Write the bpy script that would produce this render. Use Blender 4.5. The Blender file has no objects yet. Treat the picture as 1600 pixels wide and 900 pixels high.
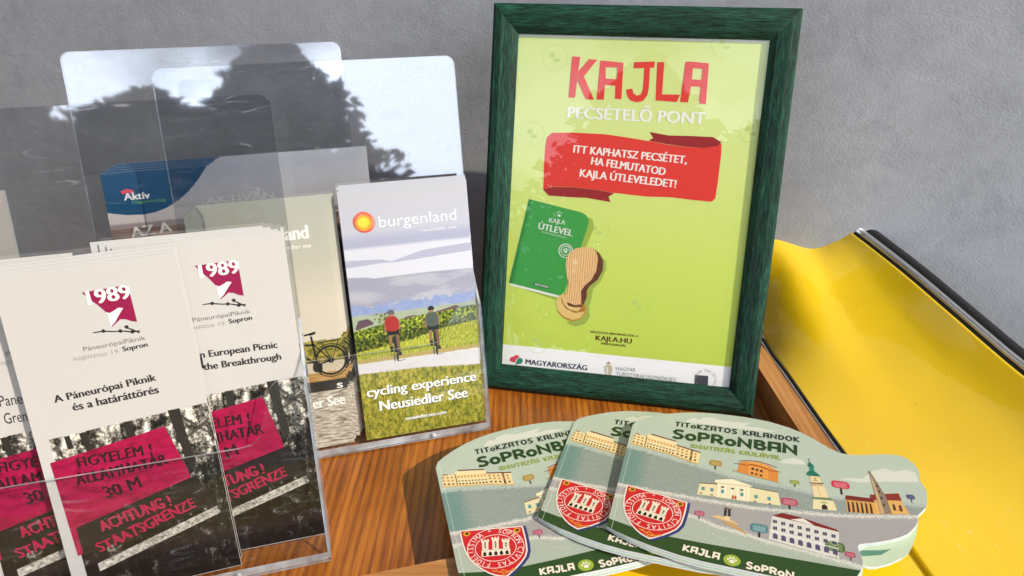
import bpy, bmesh, math, random
from mathutils import Matrix, Vector
R = math.radians
random.seed(7)
scene = bpy.context.scene
COL = scene.collection

# ------------------------------------------------------------------ camera
cd = bpy.data.cameras.new('camera')
cam = bpy.data.objects.new('camera', cd)
COL.objects.link(cam)
cam.location = (0, 0, .378)
cam.rotation_euler = (R(63), 0, 0)
cd.sensor_width = 36
cd.lens = 24.975
cd.clip_start = .01
cd.clip_end = 2000
scene.camera = cam

# ------------------------------------------------------------------ sky
SUN_EL, SUN_AZ = 38.0, 30.0            # azimuth measured from +X towards the camera
world = bpy.data.worlds.new('World')
scene.world = world
world.use_nodes = True
wt = world.node_tree
wt.nodes.clear()
wo = wt.nodes.new('ShaderNodeOutputWorld')
bg = wt.nodes.new('ShaderNodeBackground')
sky = wt.nodes.new('ShaderNodeTexSky')
sky.sky_type = 'NISHITA'
sky.sun_disc = False
sky.sun_elevation = R(SUN_EL)
sky.sun_rotation = R(90 + SUN_AZ)
sky.air_density = 1.0
sky.dust_density = 1.5
tc = wt.nodes.new('ShaderNodeTexCoord')
mp = wt.nodes.new('ShaderNodeMapping')
mp.inputs['Scale'].default_value = (1.6, 1.6, 3.4)
mp.inputs['Location'].default_value = (.35, .2, .1)
cn = wt.nodes.new('ShaderNodeTexNoise')
cn.inputs['Scale'].default_value = 1.5
cn.inputs['Detail'].default_value = 5
cr = wt.nodes.new('ShaderNodeValToRGB')
cr.color_ramp.elements[0].position = .36
cr.color_ramp.elements[1].position = .50
cm = wt.nodes.new('ShaderNodeMixRGB')
cm.inputs[2].default_value = (68, 75, 88, 1)      # sunlit cloud, before the background strength
wt.links.new(tc.outputs['Generated'], mp.inputs['Vector'])
wt.links.new(mp.outputs[0], cn.inputs['Vector'])
wt.links.new(cn.outputs[0], cr.inputs[0])
# cloud confined to a low bright bank for the reflections, little fill from overhead
sx = wt.nodes.new('ShaderNodeSeparateXYZ')
wt.links.new(tc.outputs['Generated'], sx.inputs[0])
er = wt.nodes.new('ShaderNodeValToRGB')
er.color_ramp.elements[0].position = .40
er.color_ramp.elements[0].color = (1, 1, 1, 1)
er.color_ramp.elements[1].position = .62
er.color_ramp.elements[1].color = (0, 0, 0, 1)
wt.links.new(sx.outputs[2], er.inputs[0])
cx = wt.nodes.new('ShaderNodeMath')
cx.operation = 'MULTIPLY'
wt.links.new(cr.outputs[0], cx.inputs[0])
wt.links.new(er.outputs[0], cx.inputs[1])
# bank also limited to behind the camera, shaped for reflections and less fill
yr = wt.nodes.new('ShaderNodeValToRGB')
yr.color_ramp.elements[0].position = .0
yr.color_ramp.elements[0].color = (1, 1, 1, 1)
yr.color_ramp.elements[1].position = .45
yr.color_ramp.elements[1].color = (0, 0, 0, 1)
ya = wt.nodes.new('ShaderNodeMath')
ya.inputs[1].default_value = .62
wt.links.new(sx.outputs[1], ya.inputs[0])
wt.links.new(ya.outputs[0], yr.inputs[0])
cy = wt.nodes.new('ShaderNodeMath')
cy.operation = 'MULTIPLY'
wt.links.new(cx.outputs[0], cy.inputs[0])
wt.links.new(yr.outputs[0], cy.inputs[1])
wt.links.new(cy.outputs[0], cm.inputs[0])
wt.links.new(sky.outputs[0], cm.inputs[1])
wt.links.new(cm.outputs[0], bg.inputs[0])
bg.inputs[1].default_value = .05
wt.links.new(bg.outputs[0], wo.inputs[0])

# ------------------------------------------------------------------ sun
sd = bpy.data.lights.new('sun', 'SUN')
sd.energy = 4.3
sd.angle = R(.5)
sd.color = (1, .90, .74)
sun = bpy.data.objects.new('sun', sd)
COL.objects.link(sun)
ce = math.cos(R(SUN_EL))
sdir = Vector((ce*math.cos(R(SUN_AZ)), -ce*math.sin(R(SUN_AZ)), math.sin(R(SUN_EL))))
sun.rotation_euler = sdir.to_track_quat('Z', 'Y').to_euler()

vs = scene.view_settings
vs.view_transform = 'Standard'
vs.look = 'None'
vs.exposure = 0.0
vs.gamma = 1
vs.use_curve_mapping = False
scene.cycles.transparent_max_bounces = 40
scene.cycles.max_bounces = 10

# ------------------------------------------------------------------ helpers
def lin(h):
    if not isinstance(h, str):
        return tuple(h) + (1,)
    o = []
    for i in (0, 2, 4):
        c = int(h[i:i+2], 16)/255
        o.append(c/12.92 if c <= .04045 else ((c+.055)/1.055)**2.4)
    return tuple(o) + (1,)

class NT:
    """Small helper for building procedural node materials; coordinates are object space in millimetres."""
    def __init__(s, name, rough=.5, spec=.5):
        s.m = bpy.data.materials.new(name)
        s.m.use_nodes = True
        s.t = s.m.node_tree
        s.b = s.t.nodes['Principled BSDF']
        s.b.inputs['Roughness'].default_value = rough
        s.b.inputs['Specular IOR Level'].default_value = spec
        s.c = None
    def n(s, k): return s.t.nodes.new(k)
    def put(s, v, sock):
        if isinstance(v, (int, float)):
            if hasattr(sock.default_value, '__len__'):
                sock.default_value = (v, v, v, 1)[:len(sock.default_value)]
            else:
                sock.default_value = v
        elif isinstance(v, str): sock.default_value = lin(v)
        elif isinstance(v, tuple): sock.default_value = (v + (1,))[:len(sock.default_value)]
        else: s.t.links.new(v, sock)
    def co(s):
        if s.c is None:
            t = s.n('ShaderNodeTexCoord')
            m = s.n('ShaderNodeVectorMath'); m.operation = 'SCALE'; m.inputs['Scale'].default_value = 1000
            s.t.links.new(t.outputs['Object'], m.inputs[0])
            s.c = m.outputs[0]
            x = s.n('ShaderNodeSeparateXYZ'); s.t.links.new(s.c, x.inputs[0])
            s.x, s.y, s.z = x.outputs
        return s.c
    def ma(s, op, a, b=0.0, c=0.0, clamp=False):
        m = s.n('ShaderNodeMath'); m.operation = op; m.use_clamp = clamp
        s.put(a, m.inputs[0]); s.put(b, m.inputs[1]); s.put(c, m.inputs[2])
        return m.outputs[0]
    def noise(s, size, detail=4, stretch=(1, 1, 1), rough=.55, off=0.0, dist=0.0):
        """size = feature size in mm"""
        s.co()
        mp = s.n('ShaderNodeMapping')
        mp.inputs['Scale'].default_value = tuple(1/(size*q) for q in stretch)
        mp.inputs['Location'].default_value = (off, off*1.7, off*.6)
        s.t.links.new(s.c, mp.inputs['Vector'])
        t = s.n('ShaderNodeTexNoise'); t.inputs['Scale'].default_value = 1; t.inputs['Detail'].default_value = detail
        t.inputs['Roughness'].default_value = rough; t.inputs['Distortion'].default_value = dist
        s.t.links.new(mp.outputs[0], t.inputs['Vector'])
        return t.outputs[0]
    def voro(s, size, stretch=(1, 1, 1)):
        s.co()
        mp = s.n('ShaderNodeMapping'); mp.inputs['Scale'].default_value = tuple(1/(size*q) for q in stretch)
        s.t.links.new(s.c, mp.inputs['Vector'])
        t = s.n('ShaderNodeTexVoronoi'); t.inputs['Scale'].default_value = 1
        s.t.links.new(mp.outputs[0], t.inputs['Vector'])
        return t.outputs['Distance']
    def ramp(s, f, stops, interp='LINEAR'):
        r = s.n('ShaderNodeValToRGB'); r.color_ramp.interpolation = interp
        e = r.color_ramp.elements
        while len(e) < len(stops): e.new(.5)
        for q, (p, c) in zip(e, stops):
            q.position = p
            q.color = lin(c) if isinstance(c, str) else ((c, c, c, 1) if isinstance(c, (int, float)) else tuple(c)+(1,))
        s.put(f, r.inputs[0])
        return r.outputs[0]
    def mix(s, f, a, b):
        m = s.n('ShaderNodeMixRGB'); s.put(f, m.inputs[0]); s.put(a, m.inputs[1]); s.put(b, m.inputs[2])
        return m.outputs[0]
    def step(s, a, b, soft=1.0):
        """1 where a < b (soft edge in the same unit)"""
        return s.ma('ADD', s.ma('DIVIDE', s.ma('SUBTRACT', b, a), soft), .5, clamp=True)
    def line(s, pts, span=200.0):
        """piecewise-linear boundary v(u)"""
        s.co()
        return s.ma('MULTIPLY', s.ramp(s.ma('DIVIDE', s.x, span), [(u/span, v/span) for u, v in pts]), span)
    def wob(s, size, amp, off=0.0, detail=3, stretch=(1, 1, 1)):
        return s.ma('MULTIPLY', s.ma('SUBTRACT', s.noise(size, detail, off=off, stretch=stretch), .5), amp*2)
    def bump(s, h, strength=.3, dist=.001):
        b = s.n('ShaderNodeBump'); b.inputs['Strength'].default_value = strength; b.inputs['Distance'].default_value = dist
        s.put(h, b.inputs['Height']); s.t.links.new(b.outputs[0], s.b.inputs['Normal'])
    def done(s, col):
        s.put(col, s.b.inputs['Base Color'])
        return s.m

INK = {}
def ink(h):
    """flat printing ink / coated paper"""
    if h not in INK:
        t = NT('ink_'+h, .42, .4)
        # real print is never perfectly even: a faint paper mottle
        INK[h] = t.done(t.mix(t.ma('MULTIPLY', t.noise(2.2, 3), .10), h, tuple(.55*c for c in lin(h)[:3])))
    return INK[h]

MM = .001
class MB:
    """collects shapes (mm) into one mesh with several materials"""
    def __init__(s): s.v, s.f, s.m, s.mats, s.sm = [], [], [], [], []
    def mi(s, m):
        if m not in s.mats: s.mats.append(m)
        return s.mats.index(m)
    def face(s, pts, m, smooth=False):
        k = len(s.v); s.v += [tuple(p) for p in pts]; s.f.append(tuple(range(k, k+len(pts)))); s.m.append(s.mi(m)); s.sm.append(smooth)
    def mesh(s, V, F, m, smooth=False):
        k = len(s.v); s.v += [tuple(p) for p in V]; i = s.mi(m)
        for f in F: s.f.append(tuple(k+q for q in f)); s.m.append(i); s.sm.append(smooth)
    def box(s, a, b, m):
        (x0, y0, z0), (x1, y1, z1) = a, b
        V = [(x, y, z) for x in (x0, x1) for y in (y0, y1) for z in (z0, z1)]
        s.mesh(V, [(0,1,3,2),(4,6,7,5),(0,4,5,1),(2,3,7,6),(0,2,6,4),(1,5,7,3)], m)
    def prism(s, pts, z0, z1, m, side=None, axis='z'):
        """polygon pts (2D) extruded from z0 to z1"""
        pts = ccw(pts)
        f = {'z': lambda p, z: (p[0], p[1], z), 'x': lambda p, z: (z, p[0], p[1]), 'y': lambda p, z: (p[0], z, p[1])}[axis]
        n = len(pts)
        V = [f(p, z0) for p in pts] + [f(p, z1) for p in pts]
        s.mesh(V, [tuple(range(n-1, -1, -1)), tuple(range(n, 2*n))], m)
        s.mesh(V, [(i, (i+1) % n, n+(i+1) % n, n+i) for i in range(n)], side or m)
    def build(s, name, parent=None, bevel=0, solid=0):
        me = bpy.data.meshes.new(name)
        me.from_pydata([(x*MM, y*MM, z*MM) for x, y, z in s.v], [], s.f)
        for m in s.mats: me.materials.append(m)
        me.polygons.foreach_set('material_index', s.m)
        me.polygons.foreach_set('use_smooth', s.sm)
        me.update()
        o = bpy.data.objects.new(name, me); COL.objects.link(o)
        if parent: o.parent = parent
        if bevel:
            w = o.modifiers.new('b', 'BEVEL'); w.width = bevel*MM; w.segments = 2; w.limit_method = 'ANGLE'; w.angle_limit = R(40)
        return o

def ccw(p):
    a = sum(p[i-1][0]*p[i][1]-p[i][0]*p[i-1][1] for i in range(len(p)))
    return list(p) if a > 0 else list(reversed(p))
def rrect(u0, v0, u1, v1, r, n=6):
    o = []
    for cx, cy, a in ((u1-r, v0+r, -90), (u1-r, v1-r, 0), (u0+r, v1-r, 90), (u0+r, v0+r, 180)):
        for k in range(n+1):
            t = R(a+90*k/n); o.append((cx+r*math.cos(t), cy+r*math.sin(t)))
    return o
def ell(cx, cy, rx, ry, n=24, rot=0):
    c, s_ = math.cos(R(rot)), math.sin(R(rot))
    o = []
    for k in range(n):
        a = 2*math.pi*k/n; x, y = rx*math.cos(a), ry*math.sin(a)
        o.append((cx+x*c-y*s_, cy+x*s_+y*c))
    return o
def smooth(pts, it=2):
    for _ in range(it):
        q = []
        for i in range(len(pts)):
            a, b = pts[i], pts[(i+1) % len(pts)]
            q += [(a[0]*.75+b[0]*.25, a[1]*.75+b[1]*.25), (a[0]*.25+b[0]*.75, a[1]*.25+b[1]*.75)]
        pts = q
    return pts

# ---- lettering
_gl = {}
def glyph(ch, bold):
    """triangulated outline of one string in the built-in font, in em units, with its advance"""
    k = (ch, bold)
    if k not in _gl:
        cu = bpy.data.curves.new('t', 'FONT'); cu.body = ch; cu.resolution_u = 3
        o = bpy.data.objects.new('t', cu); COL.objects.link(o)
        dg = bpy.context.evaluated_depsgraph_get()
        me = o.evaluated_get(dg).to_mesh()
        _gl[k] = ([(v.co.x, v.co.y) for v in me.vertices], [tuple(p.vertices) for p in me.polygons])
        o.evaluated_get(dg).to_mesh_clear()
        bpy.data.objects.remove(o); bpy.data.curves.remove(cu)
    return _gl[k]
def capheight(bold):
    V = glyph('H', False)[0]
    return max(p[1] for p in V)-min(p[1] for p in V)

# stroke letters of the booklet titles: polylines in a box 1 high; True = closed
SG = {
 'T': (.85, [((0, .93), (.85, .93)), ((.42, .93), (.42, 0))]), 'I': (.2, [((.1, 1), (.1, 0))]),
 'o': (.72, [('o', .36, .34, .31, .29)]), 'O': (.95, [('o', .47, .5, .42, .44)]),
 'K': (.85, [((.1, 1), (.1, 0)), ((.8, .98), (.16, .5), (.85, .02))]),
 'Z': (.85, [((.02, .93), (.78, .93), (.06, .07), (.84, .07))]),
 'A': (.85, [((.08, 0), (.12, .93), (.78, .93), (.78, 0)), ((.1, .42), (.78, .42))]),
 'S': (.8, [((.76, .86), (.55, .95), (.25, .93), (.1, .74), (.22, .58), (.6, .44), (.72, .26), (.58, .08), (.28, .04), (.02, .14))]),
 'L': (.7, [((.1, 1), (.1, .07), (.7, .07))]), 'N': (1, [((.08, 0), (.12, .9), (.86, .1), (.9, 1))]),
 'D': (.85, [((.1, .07), (.1, .93), (.45, .9), (.74, .68), (.76, .36), (.5, .1), True)]),
 'P': (.8, [((.1, 0), (.1, .93), (.5, .93), (.74, .78), (.7, .52), (.45, .42), (.14, .42))]),
 'R': (.85, [((.1, 0), (.1, .93), (.5, .93), (.74, .78), (.7, .54), (.45, .44), (.14, .44)), ((.42, .42), (.84, .02))]),
 'B': (.8, [((.1, .07), (.1, .93), (.5, .93), (.66, .78), (.58, .56), (.16, .52)), ((.58, .5), (.76, .3), (.6, .07), (.16, .07))]),
 'U': (.85, [((.1, 1), (.1, .3), (.28, .08), (.58, .08), (.76, .3), (.76, 1))]),
 'J': (.7, [((.2, .93), (.62, .93), (.6, .3), (.42, .07), (.18, .08), (.04, .28))]),
 'V': (.85, [((.02, 1), (.42, .06), (.84, 1))]), ' ': (.45, []),
}
SG['Á'] = (.85, SG['A'][1] + [((.36, 1.1), (.56, 1.26))])
SG['Ő'] = (.85, [('o', .42, .34, .31, .29), ((.22, .82), (.36, 1.02)), ((.48, .82), (.62, 1.02))])

class Print(MB):
    """flat printing in local mm; every layer sits a few hundredths of a mm above the last"""
    def __init__(s, base=0.0, step=.035): super().__init__(); s.base, s.step = base, step
    def z(s, l): return s.base + l*s.step
    def poly(s, pts, layer, col):
        m = col if not isinstance(col, str) else ink(col)
        z = s.z(layer)
        s.face([(x, y, z) for x, y in ccw(pts)], m)
    def ring(s, cx, cy, r0, r1, layer, col, n=40, ky=1.0):
        a, b = ell(cx, cy, r0, r0*ky, n), ell(cx, cy, r1, r1*ky, n)
        z = s.z(layer)
        s.mesh([(x, y, z) for x, y in a+b], [(i, n+i, n+(i+1) % n, (i+1) % n) for i in range(n)], ink(col))
    def stroke(s, pts, w, layer, col, closed=False):
        P = [Vector(p) for p in pts]; n = len(P); Lf, Rt = [], []
        for i in range(n):
            a = P[i-1] if (i or closed) else None
            b = P[(i+1) % n] if (i < n-1 or closed) else None
            d1 = (P[i]-a).normalized() if a is not None else None
            d2 = (b-P[i]).normalized() if b is not None else None
            if d1 is None: d1 = d2
            if d2 is None: d2 = d1
            n1, n2 = Vector((-d1.y, d1.x)), Vector((-d2.y, d2.x))
            m = (n1+n2); m = m.normalized() if m.length > 1e-4 else n1
            k = w/2/max(.45, m.dot(n1))
            Lf.append(P[i]+m*k); Rt.append(P[i]-m*k)
        z = s.z(layer)
        V = [(q.x, q.y, z) for q in Lf+Rt]
        s.mesh(V, [(n+i, n+(i+1) % n, (i+1) % n, i) for i in range(n if closed else n-1)], ink(col))
    def text(s, t, u, v, width, cap, layer, col, rot=0, style='m'):
        bold = style in ('b', 'bserif', 'hand')
        V, F = glyph(t, False)
        x0, x1 = min(p[0] for p in V), max(p[0] for p in V)
        kx, ky = width/(x1-x0), cap/capheight(bold)
        c, s_ = math.cos(R(rot)), math.sin(R(rot)); z = s.z(layer); o = []
        for x, y in V:
            x, y = (x-x0)*kx, y*ky
            if style == 'hand':
                y += .06*cap*math.sin(x*1.3); x += .05*cap*math.sin(y*2+x)
            o.append((u+x*c-y*s_, v+x*s_+y*c, z))
        s.mesh(o, F, ink(col))
        if bold:                         # heavier weight: the same letters printed again a hair to the side
            for j, q in enumerate((.035, .07, -.035)):
                s.mesh([(x+q*cap*c, y+q*cap*s_+(0*cap if j == 1 else 0), zz+(.006*(j+1))) for x, y, zz in o], F, ink(col))
    def arc(s, t, cx, cy, rx, ry, a0, a1, h, layer, col, bold=True):
        n = len(t); k = h/capheight(bold); z = s.z(layer)
        for i, ch in enumerate(t):
            if ch == ' ': continue
            a = R(a0+(a1-a0)*(i+.5)/n)
            px, py = cx+rx*math.cos(a), cy+ry*math.sin(a)
            nx, ny = math.cos(a)/rx, math.sin(a)/ry; l = math.hypot(nx, ny); nx, ny = nx/l, ny/l
            V, F = glyph(ch, False); mx = (min(p[0] for p in V)+max(p[0] for p in V))/2
            s.mesh([(px+(x-mx)*k*ny+y*k*nx, py-(x-mx)*k*nx+y*k*ny, z) for x, y in V], F, ink(col))
    def sletters(s, t, u, v, width, cap, layer, col, w, gap=.28):
        tot = sum(SG[c][0] for c in t)+gap*(len(t)-1)
        k = width/tot; x = u
        for i, ch in enumerate(t):
            ad, st = SG[ch]
            for j, pl in enumerate(st):
                lay = layer+.3*j
                if pl and pl[0] == 'o':
                    _, cx, cy, rx, ry = pl
                    s.stroke([(x+px*k, v+py*cap) for px, py in ell(cx, cy, rx, ry, 14)], w, lay, col, True)
                else:
                    cl = pl[-1] is True
                    q = [p for p in pl if p is not True]
                    s.stroke([(x+px*k, v+py*cap) for px, py in q], w, lay, col, cl)
            x += (ad+gap)*k
    def paw(s, cx, cy, r, layer, col, rot=0):
        s.poly(smooth([(cx-.62*r, cy-.55*r), (cx, cy-.75*r), (cx+.62*r, cy-.55*r), (cx+.5*r, cy-.05*r), (cx, cy+.25*r), (cx-.5*r, cy-.05*r)], 2), layer, col)
        for dx, dy, q in ((-.78, .18, .24), (-.3, .62, .27), (.3, .62, .27), (.78, .18, .24)):
            s.poly(ell(cx+dx*r, cy+dy*r, q*r*.85, q*r*1.15, 12), layer, col)
    def art(s, key, du=0.0, dv=0.0, over=None, dl=0):
        for it in ART[key]:
            k, lay, col = it[:3]; a = it[3:]; lay += dl; col = over or col
            if col == 'WOODP': col = M_woodprint
            elif col == 'BOARD': col = M_boardprint
            elif col == 'SIGN': col = M_signprint
            if k == 'p': s.poly([(x+du, y+dv) for x, y in a[0]], lay, col)
            elif k == 'e': s.poly(ell(a[0]+du, a[1]+dv, a[2], a[3], 18), lay, col)
            elif k == 'ring': s.ring(a[0]+du, a[1]+dv, a[2], a[3], lay, col)
            elif k == 'paw': s.paw(a[0]+du, a[1]+dv, a[2], lay, col)
            elif k == 'arc': s.arc(a[0], a[1]+du, a[2]+dv, a[3], a[4], a[5], a[6], a[7], lay, col, None)
            elif k == 't': s.text(a[0], a[1]+du, a[2]+dv, a[3], a[4], lay, col, a[5], a[6])
        return s

# ---- scene objects
def tag(o, label=None, cat=None, group=None, kind=None):
    if label: o['label'] = label
    if cat: o['category'] = cat
    if group: o['group'] = group
    if kind: o['kind'] = kind
    return o
def empty(name, p0=(0, 0, 0), u=(1, 0, 0), v=(0, 1, 0), n=(0, 0, 1)):
    o = bpy.data.objects.new(name, None); COL.objects.link(o)
    o.empty_display_size = .02
    m = Matrix.Identity(4)
    for i, a in enumerate((u, v, n)):
        for j in range(3): m[j][i] = a[j]
    for j in range(3): m[j][3] = p0[j]*MM
    o.matrix_world = m
    return o
def kids(o): return [c for c in bpy.data.objects if c.parent == o]
def copy_tree(o, parent=None):
    c = o.copy(); COL.objects.link(c)
    if parent: c.parent = parent
    for ch in kids(o): copy_tree(ch, c)
    return c
def shifted(o, src, du=0, dv=0, dn=0, rot=0):
    """place a copy in the local frame of src, moved by mm along its axes"""
    o.matrix_world = src @ Matrix.Translation((du*MM, dv*MM, dn*MM)) @ Matrix.Rotation(R(rot), 4, 'Z')
    return o
# ------------------------------------------------------------------ materials
def wood(name, dark, mid, light, size=7.0, along='y', rough=.38, coat=.25, rot=0):
    t = NT(name, rough, .45); t.co()
    st = {'y': (1, 26, 1), 'x': (26, 1, 1)}[along]
    warp = t.noise(60, 2, off=3.1)
    a = t.noise(size, 5, st, .6, dist=.6)
    f = t.noise(size*.16, 3, st, .7, off=9.0)
    # cathedral rings: distance across the grain bent by slow noise
    ac = t.x if along == 'y' else t.y
    al = t.y if along == 'y' else t.x
    knot = t.noise(90, 2, {'y': (.7, 3.5, 1), 'x': (3.5, .7, 1)}[along], off=5.5)
    ph = t.ma('ADD', t.ma('MULTIPLY', ac, 1.05), t.ma('MULTIPLY', knot, 11.0))
    ring = t.ma('ADD', t.ma('MULTIPLY', t.ma('SINE', ph), .5), .5)
    ring = t.ma('POWER', ring, 2.2)
    g = t.ma('ADD', t.ma('MULTIPLY', a, .55), t.ma('ADD', t.ma('MULTIPLY', ring, .12), t.ma('MULTIPLY', f, .42)))
    g = t.ma('ADD', g, t.ma('MULTIPLY', t.ma('SUBTRACT', t.noise(45, 3, {'y': (1, 4, 1), 'x': (4, 1, 1)}[along], off=15), .5), .5))
    col = t.ramp(g, [(.36, light), (.56, mid), (.78, dark)])
    t.bump(t.ma('SUBTRACT', 1.0, f), .12, .0004)
    r = t.ma('ADD', t.ma('MULTIPLY', f, .25), rough-.1); t.put(r, t.b.inputs['Roughness'])
    t.b.inputs['Coat Weight'].default_value = coat; t.b.inputs['Coat Roughness'].default_value = .18
    return t.done(col)
M_tray = wood('stained_pine', (.11, .028, .004), (.29, .084, .008), (.54, .19, .02), 6.5)
M_rim_x = wood('light_pine_x', (.30, .12, .03), (.47, .21, .06), (.58, .29, .10), 9, 'x', .42, .2)
M_rim_y = wood('light_pine_y', (.30, .12, .03), (.47, .21, .06), (.58, .29, .10), 9, 'y', .42, .2)

def plaster():
    t = NT('grey_plaster', .78, .25)
    big = t.noise(160, 4, off=2.0); mid = t.noise(26, 4, (1, 1, 1), off=7.0, dist=1.2); fine = t.noise(2.1, 3, (1.2, 1, .9), .6)
    trow = t.noise(55, 3, (1.2, 1, .9), off=12, dist=1.2)
    h = t.ma('ADD', t.ma('MULTIPLY', fine, .8), t.ma('ADD', t.ma('MULTIPLY', mid, .6), t.ma('MULTIPLY', trow, 1.0)))
    t.bump(h, .48, .0012)
    f = t.ma('ADD', t.ma('MULTIPLY', big, .4), t.ma('ADD', t.ma('MULTIPLY', trow, .35), t.ma('MULTIPLY', t.noise(9, 4, off=21), .25)))
    return t.done(t.ramp(f, [(.32, (.28, .295, .325)), (.5, (.35, .367, .40)), (.68, (.41, .427, .46))]))
M_wall = plaster()

def greenwood(name, along):
    t = NT(name, .55, .28)
    st = {'y': (1, 11, 1), 'x': (11, 1, 1)}[along]
    p = t.noise(1.15, 4, st, .72); q = t.noise(6, 3, st, .6, off=4.0)
    col = t.ramp(t.ma('ADD', t.ma('MULTIPLY', p, .75), t.ma('MULTIPLY', q, .25)), [(.40, (.002, .010, .007)), (.50, (.005, .040, .023)), (.58, (.010, .072, .042)), (.70, (.035, .15, .095))])
    t.bump(p, .55, .0008)
    return t.done(col)
M_green_x = greenwood('green_stained_wood_x', 'x')
M_green_y = greenwood('green_stained_wood_y', 'y')

def yellow():
    t = NT('yellow_lacquer', .28, .5)
    n = t.noise(300, 2); d = t.voro(26); sp = t.step(d, .022, .012)
    col = t.mix(t.ma('MULTIPLY', sp, .75), t.ramp(n, [(.35, (.82, .53, .005)), (.65, (.88, .59, .008))]), (.25, .16, .01))
    dust = t.noise(40, 5, (1, 1, 1), .7, off=6)
    scr = t.noise(2.2, 2, (1, 30, 1), off=9)
    sl = t.noise(30, 1, (.5, 3, 1), off=17); sk = t.ma('MULTIPLY', t.step(t.ma('ABSOLUTE', t.ma('SUBTRACT', sl, .5)), .0022, .003), t.step(.56, t.noise(36, 2, off=27), .06))
    col = t.mix(t.ma('MULTIPLY', sk, .35), col, (.95, .8, .35))
    t.put(t.ramp(t.ma('ADD', t.ma('MULTIPLY', dust, .7), t.ma('MULTIPLY', scr, .3)), [(.4, .12), (.7, .32)]), t.b.inputs['Roughness'])
    t.b.inputs['Coat Weight'].default_value = 1.0; t.b.inputs['Coat Roughness'].default_value = .035
    t.bump(t.noise(60, 2, off=1.3), .30, .004)
    return t.done(col)
M_yellow = yellow()

def simple(name, col, rough=.5, metal=0, spec=.5, mott=.12, size=6):
    t = NT(name, rough, spec); t.b.inputs['Metallic'].default_value = metal
    c = lin(col)[:3]
    r = t.noise(size*.5, 4, off=3)
    t.put(t.ma('ADD', t.ma('MULTIPLY', r, .2), rough-.1), t.b.inputs['Roughness'])
    return t.done(t.mix(t.ma('MULTIPLY', t.noise(size, 4), mott*2), tuple(c), tuple(q*.55 for q in c)))
M_rubber = simple('black_rubber', (.012, .012, .013), .42)
M_seal = simple('black_seal', (.01, .009, .008), .6)
M_chrome = simple('brushed_chrome', (.78, .77, .75), .38, 1)
M_dark = simple('dark_board', (.05, .045, .04), .8)
M_paper = simple('white_paper', (.80, .79, .77), .55)
M_edge = simple('paper_edges', (.74, .73, .71), .7)
M_cream = simple('cream_paper', (.74, .66, .56), .55)

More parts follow.
